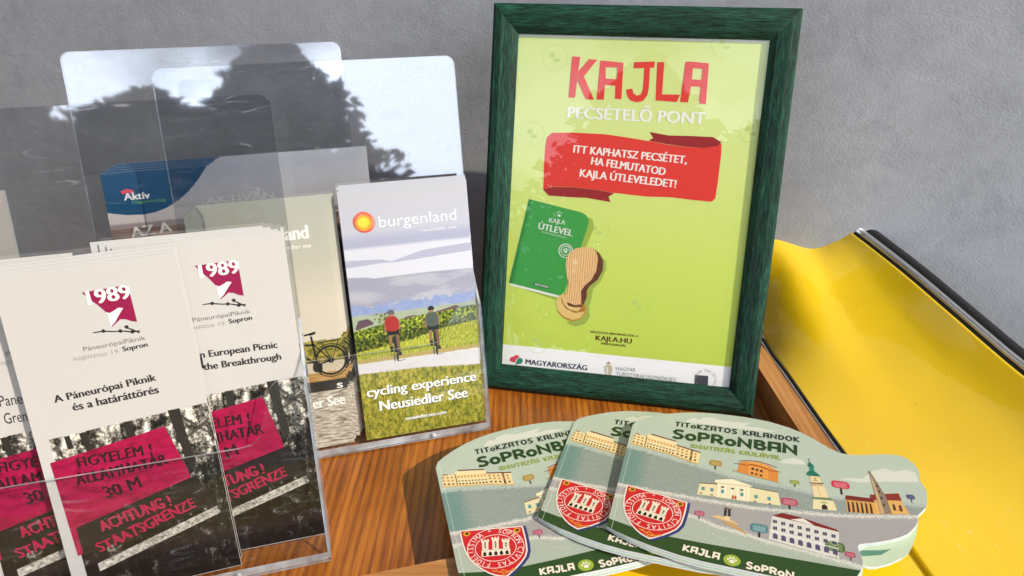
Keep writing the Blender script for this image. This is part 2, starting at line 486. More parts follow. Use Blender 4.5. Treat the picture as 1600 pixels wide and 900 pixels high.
def fresnel_ior(t, fr, ior):
    """the same index on both faces of a thin clear sheet"""
    ge = t.nodes.new('ShaderNodeNewGeometry'); m = t.nodes.new('ShaderNodeMath'); m.operation = 'MULTIPLY_ADD'
    m.inputs[1].default_value = 1/ior-ior; m.inputs[2].default_value = ior
    t.links.new(ge.outputs['Backfacing'], m.inputs[0]); t.links.new(m.outputs[0], fr.inputs['IOR'])
def acrylic(name, ior, haze, tint):
    m = bpy.data.materials.new(name); m.use_nodes = True
    t = m.node_tree; t.nodes.clear()
    o = t.nodes.new('ShaderNodeOutputMaterial'); mx = t.nodes.new('ShaderNodeMixShader'); m2 = t.nodes.new('ShaderNodeMixShader')
    tr = t.nodes.new('ShaderNodeBsdfTransparent'); tr.inputs[0].default_value = tint
    gl = t.nodes.new('ShaderNodeBsdfGlossy'); gl.inputs['Roughness'].default_value = .03; gl.inputs['Color'].default_value = (1, 1, 1, 1)
    df = t.nodes.new('ShaderNodeBsdfDiffuse'); df.inputs[0].default_value = (.72, .75, .8, 1)
    fr = t.nodes.new('ShaderNodeFresnel'); fresnel_ior(t, fr, ior)
    tc = t.nodes.new('ShaderNodeTexCoord')
    bp = t.nodes.new('ShaderNodeBump'); bp.inputs['Strength'].default_value = .05; bp.inputs['Distance'].default_value = .002
    nz = t.nodes.new('ShaderNodeTexNoise'); nz.inputs['Scale'].default_value = 22; nz.inputs['Detail'].default_value = 1
    t.links.new(tc.outputs['Object'], nz.inputs['Vector']); t.links.new(nz.outputs[0], bp.inputs['Height'])
    t.links.new(bp.outputs[0], gl.inputs['Normal']); 
    # hairline scratches: thin level lines of strongly stretched noise, broken up by patches
    prev = None
    for k, (rot, sc) in enumerate(((.35, 55), (1.9, 70), (1.25, 48), (2.6, 62), (.9, 80))):
        mp = t.nodes.new('ShaderNodeMapping'); mp.inputs['Rotation'].default_value = (0, 0, rot); mp.inputs['Scale'].default_value = (sc*.12, sc*1.3, 1)
        mp.inputs['Location'].default_value = (k*3.3, k*1.7, k*2.0)
        n = t.nodes.new('ShaderNodeTexNoise'); n.inputs['Scale'].default_value = 1; n.inputs['Detail'].default_value = 0
        t.links.new(tc.outputs['Object'], mp.inputs['Vector']); t.links.new(mp.outputs[0], n.inputs['Vector'])
        r = t.nodes.new('ShaderNodeValToRGB'); e = r.color_ramp.elements
        e[0].position = .4982; e[0].color = (0, 0, 0, 1); e[1].position = .5; e[1].color = (1, 1, 1, 1)
        e2 = e.new(.5018); e2.color = (0, 0, 0, 1)
        t.links.new(n.outputs[0], r.inputs[0])
        pn = t.nodes.new('ShaderNodeTexNoise'); pn.inputs['Scale'].default_value = 38+k*5; pn.inputs['Detail'].default_value = 2
        ml_ = t.nodes.new('ShaderNodeMapping'); ml_.inputs['Location'].default_value = (k*5.1, k*2.9, 1)
        t.links.new(tc.outputs['Object'], ml_.inputs['Vector']); t.links.new(ml_.outputs[0], pn.inputs['Vector'])
        pr = t.nodes.new('ShaderNodeValToRGB'); pr.color_ramp.elements[0].position = .56; pr.color_ramp.elements[1].position = .66
        t.links.new(pn.outputs[0], pr.inputs[0])
        mu = t.nodes.new('ShaderNodeMath'); mu.operation = 'MULTIPLY'; t.links.new(r.outputs[0], mu.inputs[0]); t.links.new(pr.outputs[0], mu.inputs[1])
        if prev is None: prev = mu.outputs[0]
        else:
            ad = t.nodes.new('ShaderNodeMath'); ad.operation = 'MAXIMUM'
            t.links.new(prev, ad.inputs[0]); t.links.new(mu.outputs[0], ad.inputs[1]); prev = ad.outputs[0]
    hz = t.nodes.new('ShaderNodeTexNoise'); hz.inputs['Scale'].default_value = 14; hz.inputs['Detail'].default_value = 4
    t.links.new(tc.outputs['Object'], hz.inputs['Vector'])
    hr = t.nodes.new('ShaderNodeValToRGB'); hr.color_ramp.elements[0].position = .42; hr.color_ramp.elements[0].color = (.006*haze, .006*haze, .006*haze, 1)
    hr.color_ramp.elements[1].position = .75; hr.color_ramp.elements[1].color = (.05*haze, .05*haze, .05*haze, 1)
    t.links.new(hz.outputs[0], hr.inputs[0])
    ml = t.nodes.new('ShaderNodeMath'); ml.operation = 'MULTIPLY_ADD'; ml.inputs[1].default_value = .16
    t.links.new(prev, ml.inputs[0]); t.links.new(hr.outputs[0], ml.inputs[2])
    t.links.new(fr.outputs[0], mx.inputs[0]); t.links.new(tr.outputs[0], mx.inputs[1]); t.links.new(gl.outputs[0], mx.inputs[2])
    t.links.new(ml.outputs[0], m2.inputs[0]); t.links.new(mx.outputs[0], m2.inputs[1]); t.links.new(df.outputs[0], m2.inputs[2])
    t.links.new(m2.outputs[0], o.inputs[0])
    return m
M_acr = acrylic('clear_acrylic', 1.36, .12, (.975, .98, .985, 1))
M_acb = acrylic('polished_acrylic', 2.15, .3, (.90, .915, .935, 1))
def acrylic_edge():
    m = bpy.data.materials.new('acrylic_edge'); m.use_nodes = True
    t = m.node_tree; t.nodes.clear()
    o = t.nodes.new('ShaderNodeOutputMaterial'); mx = t.nodes.new('ShaderNodeMixShader')
    tr = t.nodes.new('ShaderNodeBsdfTransparent'); tr.inputs[0].default_value = (.62, .66, .70, 1)
    p = t.nodes.new('ShaderNodeBsdfPrincipled'); p.inputs['Base Color'].default_value = (.66, .70, .76, 1); p.inputs['Roughness'].default_value = .15
    nz = t.nodes.new('ShaderNodeTexNoise'); nz.inputs['Scale'].default_value = 60
    tc = t.nodes.new('ShaderNodeTexCoord'); t.links.new(tc.outputs['Object'], nz.inputs['Vector'])
    r = t.nodes.new('ShaderNodeValToRGB'); r.color_ramp.elements[0].position = .3; r.color_ramp.elements[0].color = (.3, .3, .3, 1)
    r.color_ramp.elements[1].position = .7; r.color_ramp.elements[1].color = (.8, .8, .8, 1)
    t.links.new(nz.outputs[0], r.inputs[0]); t.links.new(r.outputs[0], mx.inputs[0])
    t.links.new(tr.outputs[0], mx.inputs[1]); t.links.new(p.outputs[0], mx.inputs[2]); t.links.new(mx.outputs[0], o.inputs[0])
    return m
M_acre = acrylic_edge()
def glass():
    m = bpy.data.materials.new('frame_glass'); m.use_nodes = True
    t = m.node_tree; t.nodes.clear()
    o = t.nodes.new('ShaderNodeOutputMaterial'); mx = t.nodes.new('ShaderNodeMixShader')
    tr = t.nodes.new('ShaderNodeBsdfTransparent'); tr.inputs[0].default_value = (.985, .99, .985, 1)
    gl = t.nodes.new('ShaderNodeBsdfGlossy'); gl.inputs['Roughness'].default_value = .005
    fr = t.nodes.new('ShaderNodeFresnel'); fresnel_ior(t, fr, 1.33)
    nz = t.nodes.new('ShaderNodeTexNoise'); nz.inputs['Scale'].default_value = 5
    tc = t.nodes.new('ShaderNodeTexCoord'); t.links.new(tc.outputs['Object'], nz.inputs['Vector'])
    bp = t.nodes.new('ShaderNodeBump'); bp.inputs['Strength'].default_value = .02; t.links.new(nz.outputs[0], bp.inputs['Height']); t.links.new(bp.outputs[0], gl.inputs['Normal'])
    t.links.new(fr.outputs[0], mx.inputs[0]); t.links.new(tr.outputs[0], mx.inputs[1]); t.links.new(gl.outputs[0], mx.inputs[2]); t.links.new(mx.outputs[0], o.inputs[0])
    return m
M_glass = glass()

def woodprint():
    t = NT('printed_wood', .4, .4); t.co()
    a = t.noise(9, 2, (1, 2.5, 1)); s_ = t.ma('SINE', t.ma('ADD', t.ma('MULTIPLY', t.x, 3.2), t.ma('MULTIPLY', a, 9.0)))
    return t.done(t.ramp(s_, [(.0, 'F0C68E'), (.55, 'E8B87C'), (.95, 'C48C54')]))
M_woodprint = woodprint()

# ------------------------------------------------------------------ setting: ground, wall, counter, yellow body
M_ground = simple('pavement', (.16, .155, .15), .9, size=200)
g = MB(); g.face([(-400000, -400000, -900), (400000, -400000, -900), (400000, 400000, -900), (-400000, 400000, -900)], M_ground)
tag(g.build('ground'), kind='structure')

WY = R(-10.78)
wu, wb = Vector((math.cos(WY), math.sin(WY), 0)), Vector((-math.sin(WY), math.cos(WY), 0))
wroot = Vector((wb.x*695.7, wb.y*695.7, 0))
w = MB(); w.box((-1600, 0, -895), (1500, 200, 1500), M_wall)
wall = w.build('plaster_wall'); 
m = Matrix.Identity(4)
for j in range(3): m[j][0] = wu[j]; m[j][1] = wb[j]; m[j][3] = wroot[j]*MM
wall.matrix_world = m
tag(wall, 'rough grey plastered wall rising behind the display', 'wall')

# wooden counter with a recessed tray
counter = empty('display_counter', (0, 400, 0))
tag(counter, 'stained wooden counter with a raised light rim under the brochure holders', 'counter')
def cl(pts): return [(x, y-400) for x, y in pts]
t = MB(); t.prism(cl([(-620, 174), (246, 399), (243, 655), (-620, 815)]), -18, 0, M_tray); t.build('tray', counter)
t = MB(); ra = R(14.5)
rim = [(-620, 174.5), (262, 402.5), (269, 373), (-612, 145)]
t.prism(cl(rim), -18, 20, M_rim_x)
ro = t.build('front_rim', counter, bevel=1.5)
t = MB(); t.prism(cl([(231.3, 394), (250.7, 399.5), (240, 590), (237.5, 652), (219, 655), (222, 585)]), -17, 20.4, M_rim_y); t.build('side_rim', counter, bevel=1.5)

# yellow curved body panel on the right
def cat(p, t):
    n = len(p)-1; t = min(max(t, 0), .99999)*n; i = int(t); f = t-i
    a, b, c, d = p[max(i-1, 0)], p[i], p[i+1], p[min(i+2, n)]
    m1, m2 = (c-a)/2, (d-b)/2
    return (2*f**3-3*f*f+1)*b+(f**3-2*f*f+f)*m1+(-2*f**3+3*f*f)*c+(f**3-f*f)*m2
ROWS = [(60, (272, 340, 400, 455, 500), (19, 20, 21, 26, 36)), (250, (262, 318, 368, 420, 462), (20, 21, 23, 33, 46)), (400, (254, 300, 345, 391, 424), (21, 22, 25, 36, 55)),
        (466, (250, 291, 332, 373, 402), (21, 24, 29, 42, 63)), (530, (246.5, 283, 320, 354, 377), (21.5, 35, 43, 59, 81)), (580, (243.5, 275, 309, 339, 358), (22, 55, 63, 77, 95)),
        (620, (241, 268, 303, 328, 342), (46, 80, 83, 93, 105)), (655, (240, 265, 299, 319, 330), (92, 97, 91, 101, 112)), (700, (239, 264, 299, 318, 328), (100, 101, 96, 104, 115))]
body = empty('car_body_panel', (300, 420, 20))
tag(body, 'glossy yellow curved car body panel right of the wooden counter', 'car panel')
NU, NV = 40, 70
V = []
for j in range(NV+1):
    tj = j/NV
    y = cat([r[0] for r in ROWS], tj)
    xs = [cat([r[1][k] for r in ROWS], tj) for k in range(5)]; zs = [cat([r[2][k] for r in ROWS], tj) for k in range(5)]
    for i in range(NU+1): V.append((cat(xs, i/NU)-300, y-420, cat(zs, i/NU)-20))
F = [(j*(NU+1)+i, j*(NU+1)+i+1, (j+1)*(NU+1)+i+1, (j+1)*(NU+1)+i) for j in range(NV) for i in range(NU)]
b = MB(); b.mesh(V, F, M_yellow, True)
sh = b.build('shell', body); sm = sh.modifiers.new('s', 'SOLIDIFY'); sm.thickness = .0025; sm.offset = -1
# the flat yellow lip in front of the counter's rim
b = MB(); b.prism([(x-300, y-420) for x, y in [(-612, 144), (268.5, 372), (272, 60), (-612, -60)]], -20, -2, M_yellow); b.build('front_lip', body, bevel=1.5)
def sweep(path, prof, m, name, parent, org=(300, 420, 20), sm=True):
    """sweep a 2D profile (x outwards, z up) along a path of points"""
    b = MB(); n = len(prof); V = []
    for k, p in enumerate(path):
        a, c = path[max(k-1, 0)], path[min(k+1, len(path)-1)]
        d = (Vector(c)-Vector(a)); d.z = 0; d.normalize(); out = Vector((d.y, -d.x, 0))
        if out.x < 0: out = -out
        for px, pz in prof: q = Vector(p)+out*px; V.append((q.x-org[0], q.y-org[1], q.z+pz-org[2]))
    F = [(k*n+i, k*n+(i+1) % n, (k+1)*n+(i+1) % n, (k+1)*n+i) for k in range(len(path)-1) for i in range(n)]
    F += [tuple(range(n)), tuple((len(path)-1)*n+i for i in reversed(range(n)))]
    b.mesh(V, F, m, sm)
    o = b.build(name, parent)
    return o
edge = [(cat([r[1][4] for r in ROWS], k/24), cat([r[0] for r in ROWS], k/24), cat([r[2][4] for r in ROWS], k/24)) for k in range(25)]
edge = [p for p in edge if p[1] < 652]
sweep(edge, [(-1, -14), (6, -14), (6, 1), (4, 2), (.6, -.6)], M_seal, 'gasket', body, sm=False)
sweep([(x, y, z) for x, y, z in edge], [(6+3.6*math.cos(a)+1, 2+3.6*math.sin(a)) for a in [2*math.pi*k/12 for k in range(12)]], M_chrome, 'chrome_trim', body)
sweep(edge, [(17+6.8*math.cos(a), 1+5.5*math.sin(a)) for a in [2*math.pi*k/16 for k in range(16)]], M_rubber, 'rubber_strip', body)
seam = [(cat([r[1][0] for r in ROWS], k/24)-.8, cat([r[0] for r in ROWS], k/24), min(22.3, cat([r[2][0] for r in ROWS], k/24)+.4)) for k in range(25)]
seam = [p for p in seam if p[1] < 650 and p[1] > 380]
sweep(seam, [(1.5*math.cos(a), 1.5*math.sin(a)) for a in [2*math.pi*k/8 for k in range(8)]], M_seal, 'seam_seal', body)

# unseen dark panel added on the left to block sky light from the wall
M_blocker = wood('dark_blocker_wood', (.012, .008, .006), (.03, .02, .014), (.045, .03, .02), 9)
rw = MB(); rw.box((-1000, -1500, -895), (-815, -6, 1500), M_blocker)
o = rw.build('sky_blocker'); o.matrix_world = m
tag(o, 'dark panel added out of view to dim the left end of the wall', 'light blocker')
# ---- artwork traced in local millimetres: kind, layer, colour, data
ART={
 'p_heading':[
  ('p',6,'E23A2E',[(46.4,271.7),(53.2,271.4),(52.3,259.8),(51.2,238.6),(45.5,238.7)]),
  ('p',6,'E23A2E',[(52.3,259.8),(60.5,269.9),(67.3,269.6),(57.3,256.0),(52.4,252.2)]),
  ('p',6,'E23A2E',[(57.3,256.0),(67.0,237.7),(60.1,237.8),(52.4,252.2)]),
  ('p',6,'E23A2E',[(69.9,269.1),(74.7,268.9),(74.7,264.0),(75.4,254.9),(75.2,249.9),(75.1,238.0),(69.1,237.9)]),
  ('p',6,'E23A2E',[(74.7,268.9),(88.9,267.8),(84.1,264.0),(74.7,264.0)]),
  ('p',6,'E23A2E',[(88.9,267.8),(89.6,238.9),(84.2,239.1),(83.9,249.6),(84.4,255.2),(84.1,264.0)]),
  ('p',6,'E23A2E',[(75.4,254.9),(84.5,254.7),(83.9,249.6),(75.2,249.9)]),
  ('p',6,'E23A2E',[(97.4,268.6),(114.1,269.7),(114.0,264.9),(110.6,264.6),(106.1,264.3),(97.5,263.8)]),
  ('p',6,'E23A2E',[(106.1,264.3),(110.6,264.6),(111.1,248.7),(110.3,242.6),(107.2,238.3),(102.2,237.0),(96.9,238.3),(93.9,241.9),(92.8,246.8),(97.7,247.7),(99.1,244.0),(102.1,242.2),(105.1,243.5),(106.4,247.6)]),
  ('p',6,'E23A2E',[(116.1,269.2),(121.7,269.4),(122.1,244.1),(134.3,244.4),(136.6,244.3),(134.5,238.5),(117.4,239.1)]),
  ('p',6,'E23A2E',[(138.3,270.2),(143.3,270.4),(144.7,265.5),(144.7,256.8),(144.6,251.3),(143.3,238.5),(137.1,238.8)]),
  ('p',6,'E23A2E',[(143.3,270.4),(156.8,269.5),(152.1,265.0),(144.7,265.5)]),
  ('p',6,'E23A2E',[(156.8,269.5),(157.7,237.7),(152.1,238.1),(151.9,251.2),(152.1,256.5),(152.1,265.0)]),
  ('p',6,'E23A2E',[(144.7,256.8),(152.1,256.5),(151.9,251.2),(144.6,251.3)]),
  ('t', 6, 'F4F4EC', 'PECSÉTELŐ PONT', 45.8, 221.9, 112.0, 9.2, 0, 'b'),
 ],
 'p_ribbon':[
  ('p',4,'E23A2E',[(29.0,160.9),(28.3,182.5),(28.5,198.3),(29.3,205.2),(33.7,209.1),(50.6,210.1),(78.2,210.1),(95.9,208.4),(113.5,206.4),(130.9,204.0),(144.3,203.0),(159.4,203.0),(173.3,207.1),(173.9,198.1),(173.5,175.2),(172.9,162.6),(170.4,159.6),(154.2,160.1),(136.8,161.3),(117.5,160.5),(89.9,161.9),(73.8,163.7),(53.7,164.7),(35.5,163.9)]),
  ('p',5,'9A1F22',[(114.7,213.7),(130.2,211.6),(149.1,212.0),(165.9,212.0),(173.2,208.1),(170.4,205.1),(159.4,203.0),(144.3,203.2),(130.9,204.4),(114.4,206.5),(118.2,208.9)]),
  ('p',5,'9A1F22',[(29.0,160.9),(35.5,163.7),(53.7,164.5),(73.9,163.5),(89.9,161.7),(85.2,158.4),(87.1,154.0),(66.4,156.3),(50.3,156.0),(34.0,156.2)]),
  ('t', 7, 'FBEFEA', 'ITT KAPHATSZ PECSÉTET,', 52.7, 193.7, 94.0, 6.2, -2.6, 'b'),
  ('t', 7, 'FBEFEA', 'HA FELMUTATOD', 68.3, 184.7, 62.0, 6.2, -5.3, 'b'),
  ('t', 7, 'FBEFEA', 'KAJLA ÚTLEVELEDET!', 59.5, 173.9, 80.5, 6.3, -3.3, 'b'),
 ],
 'p_passport':[
  ('p',3,'A2B84C',[(7.9,74.3),(45.8,64.9),(53.6,72.6),(69.8,115.6),(74.9,130.9),(73.6,137.6),(69.4,140.0),(61.3,120.4),(47.9,75.0)]),
  ('p',4,'EEF0E6',[(3.1,76.8),(48.9,69.4),(48.4,67.2),(5.0,74.4)]),
  ('p',5,'3FA048',[(16.9,152.1),(63.1,143.6),(67.3,141.5),(69.5,138.7),(70.1,134.7),(64.6,112.5),(52.9,72.6),(49.0,69.1),(3.1,76.8)]),
  ('p',6,'2E8A3E',[(16.9,152.1),(19.7,151.6),(6.4,76.2),(3.1,76.8)]),
  ('e',7,'D8DED6',42.5,142.0,0.49000000000000005,0.7000000000000001),
  ('e',7,'D8DED6',44.3,142.8,0.49000000000000005,0.7000000000000001),
  ('e',7,'D8DED6',46.0,141.9,0.42000000000000004,0.6000000000000001),
  ('e',7,'D8DED6',44.2,139.6,1.4,1.1),
  ('t', 7, 'D2DAD2', 'KAJLA', 35.6, 133.3, 14.1, 3.8, -4.9, 'b'),
  ('t', 7, 'DDE2DA', 'ÚTLEVEL', 26.4, 126.8, 30.3, 5.5, -8.3, 'b'),
  ('t', 7, 'DDE2DA', 'PECSÉTGYŰJTŐ KISKÖNYV', 29.9, 123.9, 22.2, 1.2, -10.1, 'm'),
  ('ring',7,'E2E6DE',51.8,109.4,5.6,6.3),
  ('ring',7,'E2E6DE',51.8,109.4,3.7,4.2),
  ('arc', 8, 'E2E6DE', 'KAJLA MAGYARORSZÁG', 51.8, 109.4, 4.4, 4.4, 200, -20, 1.0),
  ('paw',7,'E2E6DE',51.8,109.4,2.6),
  ('p',7,'1E6A34',[(25.5,79.4),(39.4,76.8),(38.8,73.9),(24.9,76.6)]),
  ('t', 8, 'E2E6DE', '2023/2025', 26.2, 77.0, 12.4, 1.6, -9.3, 'b'),
 ],
 'p_stamp':[
  ('p',7,'A6B850',[(56.9,44.5),(65.3,42.7),(73.5,45.8),(77.1,52.1),(75.9,60.5),(77.3,69.1),(78.0,77.6),(84.3,85.1),(88.2,96.5),(87.0,103.2),(81.1,109.6),(72.4,79.9),(66.1,52.5)]),
  ('p',8,'C98F3C',[(46.5,63.5),(48.3,67.9),(52.4,70.4),(73.8,60.3),(72.8,55.3),(69.0,49.7),(62.3,46.7),(53.8,49.2),(48.5,54.4)]),
  ('p',9,'E9C67C',[(46.1,63.5),(48.1,68.2),(51.0,70.3),(50.6,65.3),(54.5,58.6),(63.1,54.8),(72.4,56.7),(68.9,50.9),(62.2,48.2),(53.9,50.7),(48.3,55.8)]),
  ('p',10,'B57C34',[(51.1,68.2),(55.0,72.8),(71.3,65.8),(72.4,57.4),(64.5,54.9),(56.0,57.6),(51.9,62.3)]),
  ('p',11,'EBC983',[(50.8,68.9),(52.6,71.1),(56.9,64.4),(64.1,60.9),(69.6,60.7),(65.8,56.5),(58.8,57.5),(53.2,62.0)]),
  ('p',11,'6B3B22',[(55.6,63.6),(69.5,62.5),(69.4,59.9),(62.8,59.6),(57.2,60.9)]),
  ('p',12,'6B3B2A',[(75.4,113.3),(81.1,109.6),(84.9,103.1),(85.2,94.8),(81.5,86.2),(75.1,80.1),(72.7,75.7),(73.1,70.1),(71.4,64.4),(69.5,62.5),(67.3,73.8),(72.0,85.4),(79.5,94.4),(80.2,102.7)]),
  ('p',13,'WOODP',[(52.7,96.4),(53.0,102.6),(56.0,108.4),(60.5,112.2),(67.9,114.1),(75.4,113.3),(78.6,110.1),(80.4,104.1),(79.8,94.4),(76.1,85.8),(70.3,79.7),(67.6,74.6),(68.5,66.9),(68.1,62.9),(62.6,61.9),(57.0,63.7),(52.9,66.9),(56.2,75.7),(56.6,79.9),(54.2,88.1)]),
  ('e',14,'F0D2A4',60.6,100.2,2.3,2.4),
  ('e',14,'F0D2A4',60.3,91.8,1.1,1.3),
 ],
 'p_info':[
  ('t', 4, '5A2A1C', 'RÉSZLETES INFORMÁCIÓK A', 78.8, 38.2, 41.7, 1.8, 0, 'b'),
  ('t', 4, '5A2A1C', 'KAJLA.HU', 83.7, 31.9, 31.3, 4.3, 0, 'b'),
  ('t', 4, '5A2A1C', 'WEBOLDALON.', 88.4, 28.4, 22.2, 1.9, 0, 'b'),
 ],
 'p_foot':[
  ('t', 4, '14163C', 'MAGYARORSZÁG', 22.3, 3.2, 55.6, 4.6, 0, 'b'),
  ('p',4,'E0405A',[(7.3,5.7),(8.6,8.4),(11.0,9.0),(12.3,10.4),(14.2,10.9),(16.2,9.9),(16.3,9.2),(13.5,6.8),(12.7,3.6),(10.2,3.9),(8.2,4.4)]),
  ('p',4,'2E8F78',[(13.6,4.4),(14.4,7.0),(16.8,8.7),(19.0,7.8),(19.7,5.6),(18.2,3.1),(15.5,2.4),(13.4,1.0)]),
  ('t', 4, '8A8C90', 'MAGYAR', 103.5, 5.9, 17.3, 3.3, 2.3, 'm'),
  ('t', 4, '8A8C90', 'TURISZTIKAI ÜGYNÖKSÉG', 103.9, 1.4, 52.4, 3.3, 0, 'm'),
  ('p',4,'C9BFA8',[(93.3,8.8),(96.6,10.8),(100.1,9.1),(100.4,5.0),(99.6,0.8),(97.5,-0.7),(95.0,0.7),(93.6,5.0)]),
  ('p',5,'E8E4DA',[(94.4,8.1),(96.6,8.3),(97.2,0.9),(95.4,2.1)]),
  ('p',4,'B9AF98',[(94.5,10.6),(95.4,12.8),(96.6,13.8),(98.0,12.8),(98.9,10.5),(96.5,11.2)]),
  ('p',4,'4C4E54',[(171.6,9.4),(182.9,9.6),(183.6,-0.3),(172.1,-0.4)]),
  ('arc', 5, '8A8C90', 'MAGYAR TURISZTIKAI SZÖVETSÉG', 180.8, 5.7, 7.6, 7.6, 190, -160, 1.9),
 ],
 'p_marks':[
  ('ring',2,'BDD070',31.8,270.4,10.2,10.5),
  ('e',2,'C4D678',29.8,272.4,2.5,2.2),
  ('e',2,'C4D678',33.8,268.4,3,1.6),
  ('ring',2,'BDD070',16.6,207.5,9.899999999999999,10.2),
  ('e',2,'C4D678',14.600000000000001,209.5,2.5,2.2),
  ('e',2,'C4D678',18.6,205.5,3,1.6),
  ('ring',2,'BDD070',167.5,284.2,10.2,10.5),
  ('e',2,'C4D678',165.5,286.2,2.5,2.2),
  ('e',2,'C4D678',169.5,282.2,3,1.6),
  ('ring',2,'BDD070',194.8,217.9,8.7,9),
  ('e',2,'C4D678',192.8,219.9,2.5,2.2),
  ('e',2,'C4D678',196.8,215.9,3,1.6),
  ('ring',2,'BDD070',77.2,129.0,10.2,10.5),
  ('e',2,'C4D678',75.2,131.0,2.5,2.2),
  ('e',2,'C4D678',79.2,127.0,3,1.6),
  ('ring',2,'BDD070',116.8,67.1,10.5,10.8),
  ('e',2,'C4D678',114.8,69.1,2.5,2.2),
  ('e',2,'C4D678',118.8,65.1,3,1.6),
  ('ring',2,'BDD070',31.6,24.3,9.5,9.8),
  ('e',2,'C4D678',29.6,26.3,2.5,2.2),
  ('e',2,'C4D678',33.6,22.3,3,1.6),
 ],
 'c_brand':[
  ('t', 4, 'DFE0E6', 'burgenland', 29.4, 171.8, 60.3, 8.6, 0, 'serif'),
  ('t', 4, 'DFE0E6', 'neusiedler see', 60.7, 165.3, 28.4, 2.4, 0, 'm'),
 ],
 'c_title':[
  ('t', 4, 'FBFBF4', 'cycling experience', 5.3, 37.3, 89.1, 7.8, 0, 'b'),
  ('t', 4, 'FBFBF4', 'Neusiedler See', 14.1, 24.1, 72.0, 8.4, 0, 'b'),
  ('t', 4, 'FBFBF4', 'neusiedlersee.com', 33.6, 12.6, 33.5, 3.2, 0, 'b'),
 ],
 'f_logo':[
  ('p',3,'8C1044',[(-107.9,186.1),(-83.8,186.9),(-83.2,179.0),(-82.9,164.4),(-85.5,165.1),(-88.5,166.8),(-91.4,167.4),(-94.1,165.3),(-96.5,163.7),(-96.8,164.1),(-94.1,166.6),(-91.3,170.4),(-88.6,173.7),(-91.5,174.2),(-93.9,172.8),(-96.1,171.9),(-98.1,172.9),(-101.4,177.8),(-104.9,181.8)]),
  ('p',4,'EFEBE6',[(-96.8,164.1),(-94.1,166.6),(-91.3,170.4),(-88.6,173.7),(-90.9,174.3),(-93.9,172.8),(-96.1,171.9),(-97.5,172.6),(-97.1,169.4),(-97.2,165.8)]),
  ('t', 5, 'EFEBE6', '1989', -105.7, 178.3, 22.5, 8.1, 1.8, 'bserif'),
  ('t', 3, '6E6A68', 'PáneurópaiPiknik', -114.2, 151.7, 33.8, 2.6, 2.0, 'm'),
  ('t', 3, '9A9694', 'augusztus 19.', -120.8, 147.2, 25.4, 2.6, 0, 'm'),
  ('t', 3, '2A2626', 'Sopron', -93.8, 147.9, 13.6, 2.9, 2.9, 'b'),
  ('p',3,'3A3636',[(-107.1,162.1),(-102.0,162.3),(-95.9,161.0),(-91.7,160.6),(-86.5,159.2),(-82.4,159.1),(-82.6,158.4),(-86.7,158.3),(-91.8,159.9),(-96.0,160.3),(-102.2,161.5),(-107.0,161.5)]),
  ('p',3,'3A3636',[(-90.4,163.1),(-86.3,160.6),(-82.6,157.9),(-83.2,157.3),(-86.8,159.9),(-90.3,162.4)]),
  ('e',4,'2A2626',-101.6,161.9,1.0,1.1),
  ('e',4,'2A2626',-92.8,160.4,1.0,1.1),
  ('e',4,'2A2626',-86.6,158.8,1.0,1.1),
  ('e',4,'2A2626',-89.0,162.2,1.0,1.1),
 ],
 'f_title':[
  ('t', 3, '2A2626', 'A Páneurópai Piknik', -135.5, 123.9, 55.8, 4.3, 3.2, 'b'),
  ('t', 3, '2A2626', 'és a határáttörés', -127.1, 117.1, 47.2, 4.8, 2.3, 'b'),
 ],
 'f_sign':[
  ('p',5,'SIGN',[(-146.1,87.7),(-81.0,97.4),(-73.1,65.0),(-71.5,48.6),(-144.6,25.0)]),
  ('p',6,'1E1A1A',[(-141.6,43.7),(-69.4,62.1),(-63.2,40.8),(-141.4,24.3)]),
  ('p',6,'BOARD',[(-135.1,17.4),(-61.4,38.8),(-59.8,33.8),(-134.9,11.9)]),
  ('t', 7, '2A1218', 'FIGYELEM !', -132.2, 81.6, 41.2, 6.4, 0, 'hand'),
  ('t', 7, '2A1218', 'ÁLLAMHATÁR', -135.2, 70.5, 51.3, 6.7, 2.8, 'hand'),
  ('t', 7, '2A1218', '30 M', -121.7, 58.4, 20.8, 7.5, 7.7, 'hand'),
  ('t', 8, 'A81246', 'ACHTUNG !', -128.2, 37.6, 42.2, 7.1, 11.3, 'hand'),
  ('t', 8, 'A81246', 'STAATSGRENZE', -132.1, 24.2, 61.3, 6.7, 16.3, 'hand'),
 ],
 'r_title':[
  ('t', 3, '2A2626', 'n European Picnic', -56.4, 135.9, 45.7, 4.3, 0, 'b'),
  ('t', 3, '2A2626', 'the Breakthrough', -55.8, 127.9, 46.2, 4.3, 0, 'b'),
 ],
 'a_text':[
  ('t', 3, 'F4F4F4', 'Aktív', -158.4, 205.1, 18.3, 5.4, 0, 'b'),
  ('t', 3, '6DB86A', 'Magyarország', -153.1, 202.1, 24.2, 2.3, 0, 'm'),
  ('t', 3, 'F0F0EE', 'AKTÍVAN', -100.2, 197.1, 52.0, 5.0, 0, 'b'),
  ('t', 3, 'E8E4E0', 'AZ A', -157.9, 175.8, 29.4, 7.7, 4.5, 'b'),
  ('t', 3, 'E8E4E0', 'T', -131.3, 169.6, 5.9, 4.2, 0, 'b'),
  ('t', 3, 'E8E4E0', 'LD', -7.5, 181.5, 10.8, 6.5, 0, 'b'),
  ('e',3,'E8556A',-158.1,211.4,1.8,1.6),
  ('e',3,'E8556A',-155.5,212.2,1.8,1.6),
  ('e',3,'E8556A',-152.7,211.5,1.8,1.6),
 ],
}
